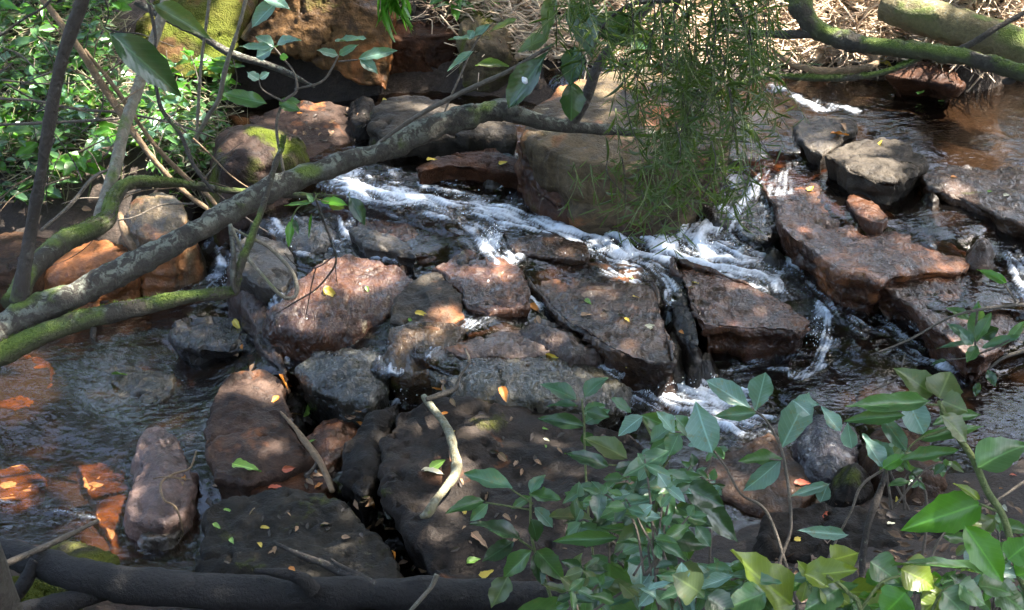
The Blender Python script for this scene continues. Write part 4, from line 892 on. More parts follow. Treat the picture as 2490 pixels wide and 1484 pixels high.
def put_leaf(B, T, width, nrm, me, parent=None, name='leaf', org=None):
    B = np.asarray(B, float); T = np.asarray(T, float)
    x = T - B; L = np.linalg.norm(x); x = x / L
    y = np.cross(nrm, x); y /= np.linalg.norm(y) + 1e-9; z = np.cross(x, y)
    o = bpy.data.objects.new(name, me); scene.collection.objects.link(o)
    M = Matrix(((x[0] * L, y[0] * width, z[0] * L, B[0]), (x[1] * L, y[1] * width, z[1] * L, B[1]), (x[2] * L, y[2] * width, z[2] * L, B[2]), (0, 0, 0, 1)))
    if parent is not None:
        o.parent = parent; M = Matrix.Translation(-Vector(parent.location)) @ M
    o.matrix_local = M
    return o
def px_leaf(bu, bv, tu, tv, w, depth, mk, kind, parent, seed, tilt=0.25):
    r = np.random.default_rng(seed)
    L = math.hypot(tu - bu, tv - bv) * depth / F
    B = atd(bu, bv, depth); T = atd(tu, tv, depth + r.uniform(-.55, .25) * L)
    tocam = CAM - B; tocam /= np.linalg.norm(tocam)
    nrm = tocam * .75 + np.array([0, 0, .55]) + r.normal(0, tilt, 3)
    return put_leaf(B, T, w * depth / F * 1.08, nrm, leaf_data(kind, mk), parent)
def plant(name, label, cat, root_px, depth, stems, leaves, smat=B_GREEN, group=None, jitter=.12, seed=0):
    """stems: lists of (u, v, half width); leaves: (base u, base v, tip u, tip v, width, colour, shape). root_px gives the foot on the ground"""
    ru, rv = root_px; base = atd(ru, rv, depth)
    base[2] = min(base[2], float(ground_z(base[:1], base[1:2])[0])) if rv > 1484 else base[2]
    root = empty(name, base); tag(root, label, cat, group)
    for k, st in enumerate(stems):
        P = [atd(u_, v_, depth) for (u_, v_, w_) in st]; rr = [w_ * depth / F for (_, _, w_) in st]
        if k == 0 and rv > 1484: P = [base] + P; rr = [rr[0] * 1.2] + rr
        V, Q, T = tube(P, rr, 6, .0006, seed + k, 5)
        obj('stem', mesh_np('stem', V - base, Q, T), smat, root)
    for k, lf in enumerate(leaves):
        r = random.Random(seed * 131 + k)
        px_leaf(*lf[:5], depth + r.uniform(-jitter, jitter), lf[5], lf[6], root, seed * 100 + k)
    return root

plant('seedling', 'glossy dark green seedling with wide whorls in front of the big central slab', 'plant', (1370,1600), 4.7,
      [[(1350,1500,5),(1300,1340,4),(1290,1270,4),(1290,1205,3)],[(1295,1225,2.5),(1240,1188,2)],[(1292,1240,2.5),(1180,1222,2)],[(1302,1340,3),(1262,1312,2)]],
      [(1245,1187,1128,1147,42,'b','lance'),(1290,1200,1320,1150,30,'b','lance'),(1286,1200,1364,1214,38,'g','lance'),(1178,1217,1084,1240,34,'g','lance'),(1186,1226,1140,1268,30,'b','lance'),
       (1267,1312,1150,1258,48,'d','lance'),(1291,1339,1222,1404,46,'g','lance'),(1305,1339,1374,1412,52,'g','ovate'),(1290,1262,1312,1318,38,'d','lance'),(1300,1235,1346,1280,34,'s','lance'),(1335,1255,1445,1252,40,'o','lance'),
       (1234,1400,1194,1478,54,'o','lance'),(1248,1316,1172,1366,42,'d','lance'),(1300,1345,1320,1420,36,'d','lance'),(1290,1208,1240,1235,26,'g','lance')], seed=1)
plant('seedling', 'bluish leaved seedling standing before the far edge of the central slab', 'plant', (1430,1600), 5.2,
      [[(1450,1450,3),(1430,1250,3),(1421,1090,3),(1420,1035,3),(1414,970,2)]],
      [(1421,1036,1308,1012,36,'d','lance'),(1418,1008,1472,985,36,'b','lance'),(1420,1028,1480,996,34,'b','lance'),(1402,972,1318,926,42,'b','lance'),(1420,968,1468,912,40,'b','lance'),(1404,988,1328,979,26,'d','lance'),(1486,968,1534,1003,28,'b','lance'),(1424,1000,1480,1012,30,'d','lance'),(1418,1050,1440,1090,34,'d','lance')], seed=2)
plant('shrub', 'crowded bluish green shrub filling the lower middle of the picture', 'shrub', (1640,1640), 4.35,
      [[(1640,1500,6),(1600,1380,5),(1590,1280,5),(1600,1180,4),(1590,1080,3),(1560,1015,3)],[(1598,1300,3),(1540,1290,2),(1480,1290,2)],[(1595,1200,3),(1530,1140,2),(1480,1130,2)],[(1600,1160,3),(1640,1090,2)],[(1600,1230,3),(1650,1265,2)]],
      [(1562,1012,1500,1056,40,'s','lance'),(1557,1010,1678,1060,44,'g','lance'),(1640,1062,1578,1096,34,'b','lance'),(1627,1095,1508,1163,50,'b','lance'),(1478,1134,1378,1096,42,'d','lance'),(1525,1115,1426,1058,52,'o','lance'),
       (1480,1236,1590,1216,38,'b','lance'),(1550,1240,1470,1260,34,'g','lance'),(1502,1308,1344,1313,34,'g','lance'),(1587,1294,1462,1282,30,'g','lance'),(1592,1304,1514,1388,52,'g','ovate'),(1557,1340,1561,1458,64,'s','ovate'),
       (1616,1147,1694,1192,44,'b','lance'),(1590,1160,1642,1258,48,'b','lance'),(1651,1273,1678,1370,50,'b','lance'),(1480,1370,1484,1560,150,'g','ovate'),(1240,1500,1430,1472,62,'g','lance'),(1600,1150,1540,1210,46,'d','lance'),(1610,1120,1560,1180,46,'b','lance'),
       (1590,1200,1500,1210,36,'b','lance'),(1600,1260,1700,1240,44,'g','lance'),(1620,1300,1720,1330,46,'d','lance'),(1600,1180,1700,1150,40,'b','lance'),(1580,1080,1640,1020,34,'b','lance'),(1600,1330,1640,1430,50,'d','lance'),(1570,1270,1490,1340,44,'o','lance'),
       (1640,1230,1730,1280,52,'d','lance'),(1660,1180,1760,1230,60,'d','lance'),(1690,1200,1800,1320,70,'d','ovate'),(1640,1380,1720,1410,50,'o','lance'),(1600,1400,1690,1480,60,'g','ovate')], seed=3)
plant('sapling', 'tall thin sapling with rounded silvery leaves before the white water', 'plant', (1960,1640), 4.2,
      [[(1940,1500,6),(1915,1400,5),(1895,1370,5),(1922,1290,4),(1918,1200,4),(1908,1130,4),(1895,1080,4),(1862,1022,3),(1835,1000,3)],[(1915,1390,5),(1880,1280,4),(1850,1230,4),(1800,1200,3),(1760,1130,3),(1700,1060,2),(1640,1050,2)],[(1900,1120,2),(1870,1116,2)]],
      [(1690,975,1724,1098,78,'s','obov'),(1832,1001,1724,919,52,'s','obov'),(1836,1001,1860,906,56,'s','obov'),(1898,1092,1962,966,70,'s','obov'),(1902,1116,1798,1117,32,'g','lance'),(1898,1118,1808,1200,46,'s','lance'),
       (2016,1176,1920,1208,26,'s','lance'),(2012,1176,1994,1222,34,'s','obov'),(1838,1003,1740,1010,34,'b','lance'),(1930,975,1970,1006,40,'s','obov'),(1990,985,1930,975,36,'s','obov'),(1640,1052,1600,1000,36,'s','lance'),(1650,1055,1625,1110,44,'b','lance'),(2060,1300,1940,1290,32,'s','lance'),(1700,1075,1640,1010,40,'b','obov')], B_TWIG, seed=4)
plant('sapling', 'stout yellow stemmed sapling with broad leaves at the right', 'plant', (2530,1640), 4.0,
      [[(2500,1480,10),(2475,1390,9),(2440,1260,9),(2400,1195,9),(2362,1110,9),(2312,1040,7),(2282,975,5)],[(2312,1040,3),(2230,1070,2.5),(2190,1118,2)],[(2380,1225,3),(2440,1250,4)],[(2282,985,3),(2200,980,2)]],
      [(2268,959,2182,894,64,'o','ovate'),(2282,968,2312,900,84,'o','ovate'),(2290,975,2352,1000,70,'o','ovate'),(2262,974,2056,988,50,'g','lance'),(2200,962,2245,1050,62,'s','obov'),(2200,1010,2053,1019,38,'g','lance'),(2135,1002,2204,1094,46,'b','obov'),(2097,1054,2150,1136,46,'s','obov'),(2060,1028,2070,1092,38,'s','obov'),
       (1996,988,2043,1048,36,'s','obov'),(2230,1068,2393,1034,36,'g','lance'),(2268,1032,2390,996,34,'g','lance'),(2190,1117,2330,1094,32,'g','lance'),(2145,1138,2204,1104,36,'v','lance'),(2376,1138,2500,1066,84,'g','ovate'),(2384,1224,2196,1285,88,'v','ovate'),(2120,1070,2180,1130,34,'b','lance'),(2290,1010,2360,1070,60,'o','lance'),(2380,1215,2330,1175,26,'l','lance')], seed=5)
plant('sapling', 'leafy sprig reaching in from the right edge above the shallow channel', 'plant', (2520,760), 5.6,
      [[(2520,738,4),(2400,750,4),(2310,772,3),(2210,826,2.5),(2120,862,1.5)],[(2376,752,3),(2372,800,3),(2370,870,2.5)],[(2500,800,3),(2430,840,2.5),(2380,860,2)],[(2370,870,2),(2300,875,1.5)],[(2440,690,2),(2470,735,3)],[(2500,850,5),(2440,870,4),(2400,900,2)],[(2200,860,2),(2180,920,2),(2120,950,1.5)]],
      [(2370,834,2378,734,44,'b','lance'),(2356,828,2308,783,32,'b','lance'),(2360,834,2286,841,16,'b','lance'),(2374,840,2350,882,28,'g','lance'),(2388,846,2478,818,26,'b','lance'),(2382,822,2428,798,34,'d','lance'),(2356,778,2305,744,30,'g','lance'),(2446,688,2382,654,26,'v','lance'),(2366,838,2330,800,30,'b','lance'),(2372,830,2410,760,30,'g','lance'),(2450,830,2490,780,26,'g','lance'),(2300,876,2262,884,14,'d','lance'),(2400,900,2420,940,22,'d','lance'),(2380,930,2370,965,18,'d','lance')], B_TWIG, seed=6)
plant('bushy_plant', 'lime green bushy plant at the bottom right corner', 'plant', (2080,1640), 3.7,
      [[(2090,1520,6),(2060,1440,5),(2010,1400,4)],[(2080,1500,5),(2140,1420,4),(2190,1400,3)],[(2250,1520,5),(2290,1440,4),(2340,1420,4)]],
      [(1930,1470,1780,1336,112,'l','ovate'),(2020,1362,2088,1342,74,'l','ovate'),(1955,1398,2084,1384,64,'l','ovate'),(2115,1366,2192,1414,74,'g','ovate'),(2190,1384,2278,1424,92,'l','ovate'),(2345,1278,2445,1416,76,'v','lance'),(2398,1396,2210,1350,40,'g','lance'),(2376,1424,2470,1434,64,'g','ovate'),
       (2060,1440,2180,1440,70,'l','ovate'),(1990,1420,2060,1470,80,'l','ovate'),(2040,1430,1960,1480,70,'g','ovate'),(2200,1440,2140,1500,90,'v','ovate'),(2290,1440,2360,1500,80,'g','ovate'),(2300,1440,2240,1490,70,'l','ovate'),(2420,1430,2500,1490,90,'g','ovate'),(2450,1360,2510,1310,70,'v','ovate'),(2470,1400,2540,1380,70,'v','ovate'),(1860,1440,1760,1480,70,'g','ovate'),(1840,1450,1900,1510,70,'d','ovate'),(2330,1420,2400,1470,70,'g','ovate'),(1700,1440,1640,1400,80,'o','ovate'),(1720,1450,1790,1500,70,'d','ovate'),(2370,1440,2310,1400,50,'d','lance')], seed=7)
def fill_shrub(label, cu, cv, ru, rv, depth, n, mks, seed, wl=(45, 85)):
    r = np.random.default_rng(seed); st, lv = [], []
    for k in range(max(3, n // 7)):
        tu, tv = cu + r.normal(0, ru * .55), cv + r.normal(0, rv * .55)
        st.append([(cu + r.normal(0, 25), cv + rv + 60, 3.5), ((cu + tu) / 2 + r.normal(0, 15), (cv + rv + tv) / 2, 3), (tu, tv, 2)])
        a0 = r.uniform(0, 6.28)
        for j in range(7):
            a = a0 + j * 2.4; L = r.uniform(*wl); f = r.uniform(.6, 1.1)
            bu, bv = tu + r.normal(0, 8), tv + r.uniform(0, 26)
            lv.append((bu, bv, bu + L * math.cos(a) * f, bv - L * .6 * math.sin(a) + L * .12, L * r.uniform(.30, .46), mks[int(r.integers(len(mks)))], ['lance', 'lance', 'obov', 'ovate'][int(r.integers(4))]))
    plant('shrub', label, 'shrub', (cu, 1650), depth, st, lv, B_TWIG, None, .2, seed)
fill_shrub('dark low shrub behind the bluish leaves at the bottom centre', 1560, 1390, 120, 60, 4.7, 50, 'ddbgo', 31)
fill_shrub('low shrub of mixed leaves under the tall thin sapling', 1800, 1420, 120, 45, 4.3, 50, 'dbgso', 32)
fill_shrub('dark leafed shrub in the bottom right corner behind the lime plant', 2330, 1440, 150, 40, 4.2, 60, 'dggvb', 33)
fill_shrub('bluish leafed shrub crowding the lower middle beside the silver leaf', 1600, 1230, 130, 110, 4.1, 70, 'bbsgdb', 36, (50, 95))
fill_shrub('leafy shrub at the bottom centre under the dark glossy seedling', 1400, 1420, 120, 45, 4.2, 42, 'gbdgo', 37, (50, 90))
fill_shrub('pale blue leafed shrub along the bottom edge right of centre', 1720, 1400, 130, 60, 3.9, 56, 'sbsgb', 38, (55, 100))
fill_shrub('broad leafed green shrub along the bottom edge under the stout sapling', 2060, 1440, 140, 40, 3.9, 49, 'gbvlg', 39, (60, 105))
fill_shrub('grey green shrub at the right edge below the broad leaves', 2420, 1350, 90, 80, 4.3, 42, 'gbgso', 40, (50, 90))
fill_shrub('bluish low shrub between the seedling and the silver leaved sapling', 1480, 1180, 110, 90, 4.6, 49, 'bdbg', 41, (45, 80))
fill_shrub('thin shrub with small dull leaves behind the stout sapling', 2190, 1120, 110, 60, 4.9, 35, 'dbog', 34, (30, 60))
fill_shrub('sparse shrub with small leaves in front of the purple black boulder', 1700, 1130, 90, 60, 4.9, 35, 'bdsg', 35, (35, 65))
def vine(label, pts, mat):
    o = limb(pts, mat, None, 'vine', 7, .15, len(pts)); tag(o, label, 'vine'); return o
vine('thin bare vine curving down the right side into the lime green plant', [(2520,1150,4.3,4),(2430,1212,4.3,4),(2330,1268,4.25,4),(2285,1310,4.2,4),(2262,1360,4.15,4),(2242,1402,4.1,4),(2150,1432,4,3.5),(2060,1446,3.9,3)], B_TWIG)
vine('dark braided vine climbing from the bottom among the lime leaves', [(2160,1115,4.5,6),(2150,1160,4.5,9),(2135,1205,4.5,10),(2112,1270,4.45,10),(2098,1350,4.4,10),(2094,1430,4.35,9),(2080,1540,4.3,9)], B_DARK)
vine('thin grey vine leaning left of the dark braided one', [(2200,1112,4.6,3),(2100,1175,4.6,4),(2070,1240,4.55,4),(2030,1320,4.5,4),(1985,1430,4.45,3.5),(1960,1500,4.4,3)], B_TWIG)

# plants of the far side
plant('seedling', 'slender sapling with open whorls of leaves before the orange brown boulder', 'plant', (690,420), 8.0,
      [[(690,420,4),(672,310,4),(690,248,4),(720,222,4),(716,180,3),(690,145,2.5),(666,115,2)],[(716,218,3),(780,200,3),(808,165,2.5),(822,135,2)],[(822,150,2),(870,146,2)],[(690,248,3),(640,220,2),(628,190,1.6)]],
      [(666,115,622,88,30,'s','lance'),(668,115,722,86,26,'s','lance'),(664,118,622,140,34,'s','obov'),(662,114,582,113,20,'s','lance'),(815,100,890,93,20,'s','lance'),(822,134,770,122,22,'s','lance'),(824,134,870,108,24,'b','lance'),(872,144,964,118,28,'s','lance'),(875,147,918,172,28,'s','lance'),
       (678,250,730,244,26,'g','lance'),(678,254,730,268,24,'g','lance'),(648,252,536,226,40,'g','lance'),(630,195,600,175,30,'s','lance'),(632,192,652,176,20,'s','lance'),(680,140,700,138,18,'v','lance')], B_TWIG, seed=8)
plant('seedling', 'small sprig with three pale leaves before the narrow moss faced boulder', 'plant', (1080,270), 7.6,
      [[(1060,330,2.5),(1090,250,3),(1125,170,3),(1158,100,2.5),(1200,55,2)]],
      [(1152,92,1090,96,16,'s','lance'),(1152,88,1190,60,20,'s','lance'),(1140,95,1150,74,22,'s','obov'),(1255,48,1195,70,18,'o','lance'),(1150,125,1088,166,18,'s','lance'),(1155,160,1240,152,18,'o','lance')], B_TWIG, seed=9)
def big_leaf(label, b, t_, w, depth, mk, kind, seed, spot=False):
    root = empty('hanging_leaf', atd(b[0], b[1], depth)); tag(root, label, 'leaf')
    px_leaf(*b, *t_, w, depth, mk, kind, root, seed, .1)
    P = [atd(b[0], b[1], depth), atd(b[0] - (t_[0] - b[0]) * .08, b[1] - (t_[1] - b[1]) * .08, depth), atd(b[0] - (t_[0] - b[0]) * .15 + 6, b[1] - (t_[1] - b[1]) * .2, depth)]
    V, Q, T = tube(P, [.002, .002, .0025], 5, 0, 1, 4); obj('stalk', mesh_np('stalk', V - np.array(root.location), Q, T), B_GREEN, root)
    if spot:
        c = atd((b[0] * .45 + t_[0] * .55), (b[1] * .45 + t_[1] * .55), depth - .03)
        m_ = np.random.default_rng(2).normal(size=(40, 3)); m_ /= np.linalg.norm(m_, axis=1)[:, None]
        t = NT('white_dropping'); t.set(Base_Color=(.75, .77, .8), Roughness=.6)
        V, Q, T = tube([c + [-.008, 0, .012], c, c + [.008, 0, -.012]], [.003, .011, .004], 8, .004, 3, 5)
        obj('white_spot', mesh_np('white_spot', V - np.array(root.location), Q, T), t.m, root)
big_leaf('very large dark blue green leaf hanging close in front at the upper left', (265,80), (446,230), 74, 3.0, 'd', 'lance', 201)
big_leaf('long dark olive leaf above the very large blue green one', (370,12), (503,78), 44, 3.4, 'o', 'lance', 202)
big_leaf('dark leaf with a white spot hanging at the fork of the big branch', (1335,122), (1226,256), 66, 5.3, 'd', 'obov', 203, True)
big_leaf('dark blue leaf hanging just right of the fork of the big branch', (1396,112), (1386,210), 56, 5.25, 'd', 'lance', 204)
big_leaf('shiny dark leaf hanging lowest right of the fork', (1390,200), (1392,296), 58, 5.3, 'd', 'lance', 205)
big_leaf('dull green leaf pointing left above the fork of the big branch', (1335,92), (1255,120), 42, 5.2, 'o', 'lance', 206)
big_leaf('brown dead leaf hanging straight down near the top centre', (1345,-20), (1322,95), 34, 5.2, 'o', 'lance', 207)
big_leaf('broad dark leaf silhouetted among the feathery leaves at the top', (1430,60), (1620,110), 70, 5.1, 'd', 'ovate', 208)
big_leaf('broad dark leaf hanging left of the feathery leaves', (1400,10), (1440,130), 70, 5.1, 'd', 'ovate', 209)
big_leaf('grey green leaf with a pale tip in front of the big orange brown boulder', (690,-10), (605,60), 40, 6.0, 's', 'obov', 210)
big_leaf('grey green leaf at the top edge beside the orange brown boulder', (640,-15), (705,22), 36, 6.0, 's', 'lance', 211)
big_leaf('dull leaf in shadow under the big branch at its middle', (850,480), (888,545), 34, 5.5, 'd', 'lance', 212)
plant('creeper_sprig', 'fresh green sprig hanging under the big branch over the rapids', 'plant', (770,480), 5.5,
      [[(772,470,2),(760,490,2),(725,505,2),(705,540,1.5)],[(770,485,2),(800,492,1.5)]],
      [(712,530,700,600,18,'v','lance'),(760,492,690,500,12,'g','lance'),(780,490,842,492,26,'v','lance'),(800,495,835,505,24,'l','lance'),(757,520,750,575,6,'v','lance'),(715,535,725,570,14,'d','lance'),(762,492,745,470,14,'g','lance')], seed=10)

# seedlings of the left bank
def bank_point(u_, v_):
    return ground_hit(u_, v_)[0]
rs = random.Random(5)
spots = []
for k in range(400):
    u_, v_ = rs.uniform(-60, 530), rs.uniform(10, 520)
    if u_ > 290 and v_ < 235: continue
    if v_ > 500 - max(0, u_ - 150) * .3: continue
    if all(math.hypot(u_ - a, (v_ - b) * 1.4) > 42 for a, b in spots): spots.append((u_, v_))
    if len(spots) >= 70: break
spots += [(1010,30),(1080,40),(930,20),(1180,35)]
for k, (u_, v_) in enumerate(spots):
    B = bank_point(u_, v_); rr = np.random.default_rng(700 + k)
    root = empty('seedling', B)
    hgt = rr.uniform(.12, .42); lean = rr.normal(0, .10, 2)
    top = B + np.array([lean[0], lean[1] - .05, hgt])
    V, Q, T = tube([B - [0, 0, .05], (B + top) / 2 + np.append(rr.normal(0, .03, 2), 0), top], [.006, .005, .003], 5, 0, k, 4)
    obj('stem', mesh_np('stem', V - B, Q, T), B_GREEN if k % 2 else B_TWIG, root)
    n_ = int(rr.integers(5, 10)); mk = rs.choice(['g', 'g', 'b', 'd', 's', 'v', 'g', 'o'])
    cw = {'g': 'mid green', 'b': 'bluish green', 'd': 'dark green', 's': 'silvery', 'v': 'vivid green', 'o': 'olive'}[mk]
    place = ('top' if v_ < 130 else 'upper part' if v_ < 250 else 'middle' if v_ < 370 else 'foot') + ' of the left bank ' + ('at the picture edge' if u_ < 100 else 'behind the dark stem' if u_ < 230 else 'between the canes' if u_ < 360 else 'near the mossy boulders')
    far_ = k >= len(spots) - 4
    tag(root, cw + ' seedling at the ' + place if not far_ else cw + ' seedling on the far bank above the ' + ['square brown boulder', 'moss edged top', 'overhanging boulder', 'narrow boulder'][k - len(spots) + 4], 'plant', 'seedlings of the left bank' if not far_ else 'seedlings on the far bank')
    for j in range(n_):
        f = rr.uniform(.35, 1); at_ = B * (1 - f) + top * f; a = rr.uniform(0, 2 * math.pi); L = rr.uniform(.09, .20)
        d_ = np.array([math.cos(a), math.sin(a) - .25, rr.uniform(-.35, .25)]); d_ /= np.linalg.norm(d_)
        put_leaf(at_, at_ + d_ * L, L * rr.uniform(.32, .48), np.array([0, -.35, 1]) + rr.normal(0, .3, 3), leaf_data(rs.choice(['lance', 'lance', 'ovate', 'obov']), mk if rr.random() < .75 else 'v'), root)

# bare twigs criss-crossing in front of the left bank
tr_ = np.random.default_rng(909)
for k in range(46):
    u0, v0 = tr_.uniform(-40, 520), tr_.uniform(60, 500); a = tr_.uniform(-1.2, 1.2) + (math.pi if k % 2 else 0); L = tr_.uniform(120, 330); dep = tr_.uniform(6.0, 7.6)
    if u0 > 300 and v0 < 220: continue
    pts, hd = [], a
    for q_ in range(5):
        pts.append((u0, v0, dep, tr_.uniform(1.6, 3.6) * (1 - q_ * .16))); hd += tr_.normal(0, .3); u0 += math.cos(hd) * L / 4; v0 -= math.sin(hd) * L / 5; dep += tr_.normal(0, .06)
    o = limb(pts, (B_TWIG, B_TAN, B_DARK)[k % 3], None, 'bare_twig', 5, .15, k)
    tag(o, 'thin bare twig criss-crossing in front of the leaves of the left bank', 'twig', 'bare twigs over the left bank')

# uncountable tangle of thin stems, small leaves and litter
def clear_spot(us, vs):
    """nothing grows on the mossy boulder; the left bank thins out towards the water"""
    k = ~((us > 290) & (us < 600) & (vs < 235)) & ~((us < 560) & (vs > 430 + 90 * np.sin(us / 60.)))
    return us[k], vs[k]
def strands(n, region, length, rad, seed, zoff=(0, .12), tilt=.5):
    r = np.random.default_rng(seed); Vs, Qs = [], []; base = 0; an = np.array([0, 2.1, 4.2])
    us = r.uniform(region[0], region[1], n); vs = r.uniform(region[2], region[3], n)
    us, vs = clear_spot(us, vs); n = len(us); P0 = ground_hit(us, vs)
    for i in range(n):
        L = r.uniform(*length); a = r.uniform(0, 2 * math.pi)
        d_ = np.array([math.cos(a), math.sin(a) * .7, r.normal(0, tilt)]); d_ /= np.linalg.norm(d_)
        s_ = np.linspace(-.5, .5, 6)[:, None]; bend = r.normal(0, .22, 3) * L
        C = P0[i] + np.array([0, 0, r.uniform(*zoff)]) + d_ * s_ * L + bend * (s_ ** 2 - .1) * 2 + r.normal(0, .04, 3) * L * np.sin(s_ * 9)
        rr_ = r.uniform(*rad)
        A = np.cross(d_, [.3, .2, .9]); A /= np.linalg.norm(A); Bq = np.cross(d_, A)
        V = C[:, None] + (A * np.cos(an)[:, None] + Bq * np.sin(an)[:, None])[None] * rr_ * (1 - 1.2 * s_[:, :, None] ** 2)
        I_ = base + np.arange(18).reshape(6, 3); J = np.roll(I_, -1, 1)
        Vs.append(V.reshape(-1, 3)); Qs.append(np.stack([I_[:-1], J[:-1], J[1:], I_[1:]], -1).reshape(-1, 4)); base += 18
    return np.vstack(Vs), np.vstack(Qs)
def straw_mat(name, c1, c2):
    t = NT(name); n = t.noise(t.pos(), 12, 2); t.set(Base_Color=t.mix(t.ramp(n, [(.3, 0.0), (.7, 1.0)]), c1, c2), Roughness=.75); return t.m
S_DRY = straw_mat('dry_straw', (0.26, 0.17, 0.11), (0.72, 0.58, 0.42)); S_GRN = straw_mat('green_twigs', (0.08, 0.075, 0.04), (0.30, 0.27, 0.17))
for nm, lab, cat, args, m_ in [('dry_brush', 'tangle of pale dead stems and roots matting the sunlit far bank', 'brush', (2800, (1130, 2620, -70, 160), (.15, .7), (.002, .0095), 301, (0, .12), .35), S_DRY),
                         ('root_mat', 'curtain of fine pale roots hanging over the bank edge above the upper pool', 'roots', (700, (1650, 2600, 105, 168), (.08, .3), (.002, .005), 302, (-.02, .08), .9), S_DRY),
                         ('bank_brush', 'mesh of thin stems and dead twigs under the leaves of the left bank', 'brush', (2000, (-150, 560, -20, 540), (.12, .5), (.0018, .005), 303, (0, .2), .5), S_GRN),
                         ('litter_twigs', 'scattering of dead twigs on top of the bank behind the boulders', 'twigs', (420, (560, 1260, -60, 60), (.1, .4), (.002, .005), 304, (0, .05), .3), S_DRY)]:
    V, Q = strands(*args); o = obj(nm, mesh_np(nm, V, Q), m_); tag(o, lab, cat, kind='stuff')
def litter(n, region, size, seed, zoff, mat, name, label):
    r = np.random.default_rng(seed); us = r.uniform(region[0], region[1], n); vs = r.uniform(region[2], region[3], n)
    us, vs = clear_spot(us, vs); n = len(us); P0 = ground_hit(us, vs)
    P0[:, 2] += r.uniform(zoff[0], zoff[1], n)
    V, T = leaf_cloud2(P0, size, seed)
    o = obj(name, mesh_np(name, V, None, T, False), mat); tag(o, label, 'leaves', kind='stuff'); return o
def leaf_cloud2(P, size, seed):
    r = np.random.default_rng(seed); n = len(P); a = r.uniform(0, 2 * math.pi, n)
    d = np.stack([np.cos(a), np.sin(a), r.normal(-.1, .35, n)], -1); d /= np.linalg.norm(d, axis=1)[:, None]
    up = r.normal(0, .45, (n, 3)) + [0, -.2, 1.0]; s_ = np.cross(d, up); s_ /= np.linalg.norm(s_, axis=1)[:, None]; nn = np.cross(s_, d)
    L = (size * r.uniform(.5, 1.4, n))[:, None]; w = L * .24
    V = np.stack([P - d * L / 2, P - d * L * .12 + s_ * w + nn * w * .35, P + d * L * .2 + s_ * w * .85 + nn * w * .3, P + d * L / 2 - nn * L * .1, P + d * L * .2 - s_ * w * .85 + nn * w * .3, P - d * L * .12 - s_ * w + nn * w * .35], 1)
    b = 6 * np.arange(n)[:, None]
    T = np.concatenate([b + [0, 1, 2], b + [0, 2, 3], b + [0, 3, 4], b + [0, 4, 5]], 0)
    return V.reshape(-1, 3), T
litter(2000, (-150, 560, -20, 540), .075, 311, (.02, .32), LM['g'], 'ground_cover', 'low mat of small green leaves covering the left bank')
litter(500, (-150, 560, -20, 480), .07, 312, (.02, .34), LM['b'], 'ground_cover', 'greyish small leaves mixed through the mat on the left bank')
litter(350, (-150, 560, -20, 440), .06, 313, (.05, .38), LM['v'], 'ground_cover', 'bright backlit small leaves scattered through the left bank mat')
DEADLEAF = leaf_mat('dead_leaf', (0.05, 0.03, 0.018), (0.16, 0.095, 0.05), trans=(.1, .06, .02), tf=.1, rough=.6)
litter(3200, (1130, 2620, -60, 160), .085, 314, (.0, .07), straw_mat('dry_leaf', (0.28, 0.18, 0.11), (0.70, 0.55, 0.40)), 'leaf_litter', 'dry pale leaves lying through the brush on the far bank')
litter(500, (560, 1260, -60, 70), .07, 315, (.0, .05), DEADLEAF, 'leaf_litter', 'brown leaf litter on top of the bank behind the boulders')
litter(260, (1850, 2600, 1230, 1480), .05, 316, (.03, .05), DEADLEAF, 'leaf_litter', 'dark leaf crumbs on the earth at the lower right')

# weeping feathery branch
wr = np.random.default_rng(77)
b2 = atd(np.array(1700.), np.array(-160.), np.array(4.9))
wb = empty('weeping_branch', b2); tag(wb, 'weeping branch with masses of fine feathery leaves hanging at the top centre', 'branch')
NEED = leaf_mat('narrow_leaf', (0.012, 0.032, 0.009), (0.042, 0.078, 0.018), trans=(0.12, 0.20, 0.02), tf=.45, rough=.45)
limb([(1700,-160,4.9,12),(1690,-80,4.9,10),(1650,0,4.9,9),(1620,90,4.95,7),(1640,180,5,5)], B_DARK, wb, 'bough', 8, .1, 1, org=b2)
limb([(1690,-80,4.9,9),(1760,-20,4.85,8),(1810,60,4.85,6),(1830,150,4.85,4)], B_DARK, wb, 'bough', 8, .1, 2, org=b2)
limb([(1650,0,4.9,8),(1540,10,4.95,7),(1470,60,5,5),(1440,130,5,4)], B_DARK, wb, 'bough', 8, .1, 3, org=b2)
nleaf = 0; Vs, Ts = [], []
Lpos, Ldir, Llen = [], [], []
tw_done = 0
twV, twQ, base = [], [], 0
ENV = [  # strand head (u, v), drop in px, number
    ((1350, 1460), (-60, 20), (90, 190), 12), ((1460, 1600), (-60, 120), (150, 300), 16), ((1600, 1760), (-60, 200), (200, 380), 34), ((1720, 1890), (-60, 140), (140, 300), 30),
    ((1500, 1700), (180, 320), (120, 260), 12), ((1640, 1840), (180, 330), (120, 250), 20), ((1400, 1520), (360, 420), (100, 150), 5), ((1545, 1610), (400, 470), (130, 180), 6), ((1660, 1790), (350, 420), (90, 160), 10)]
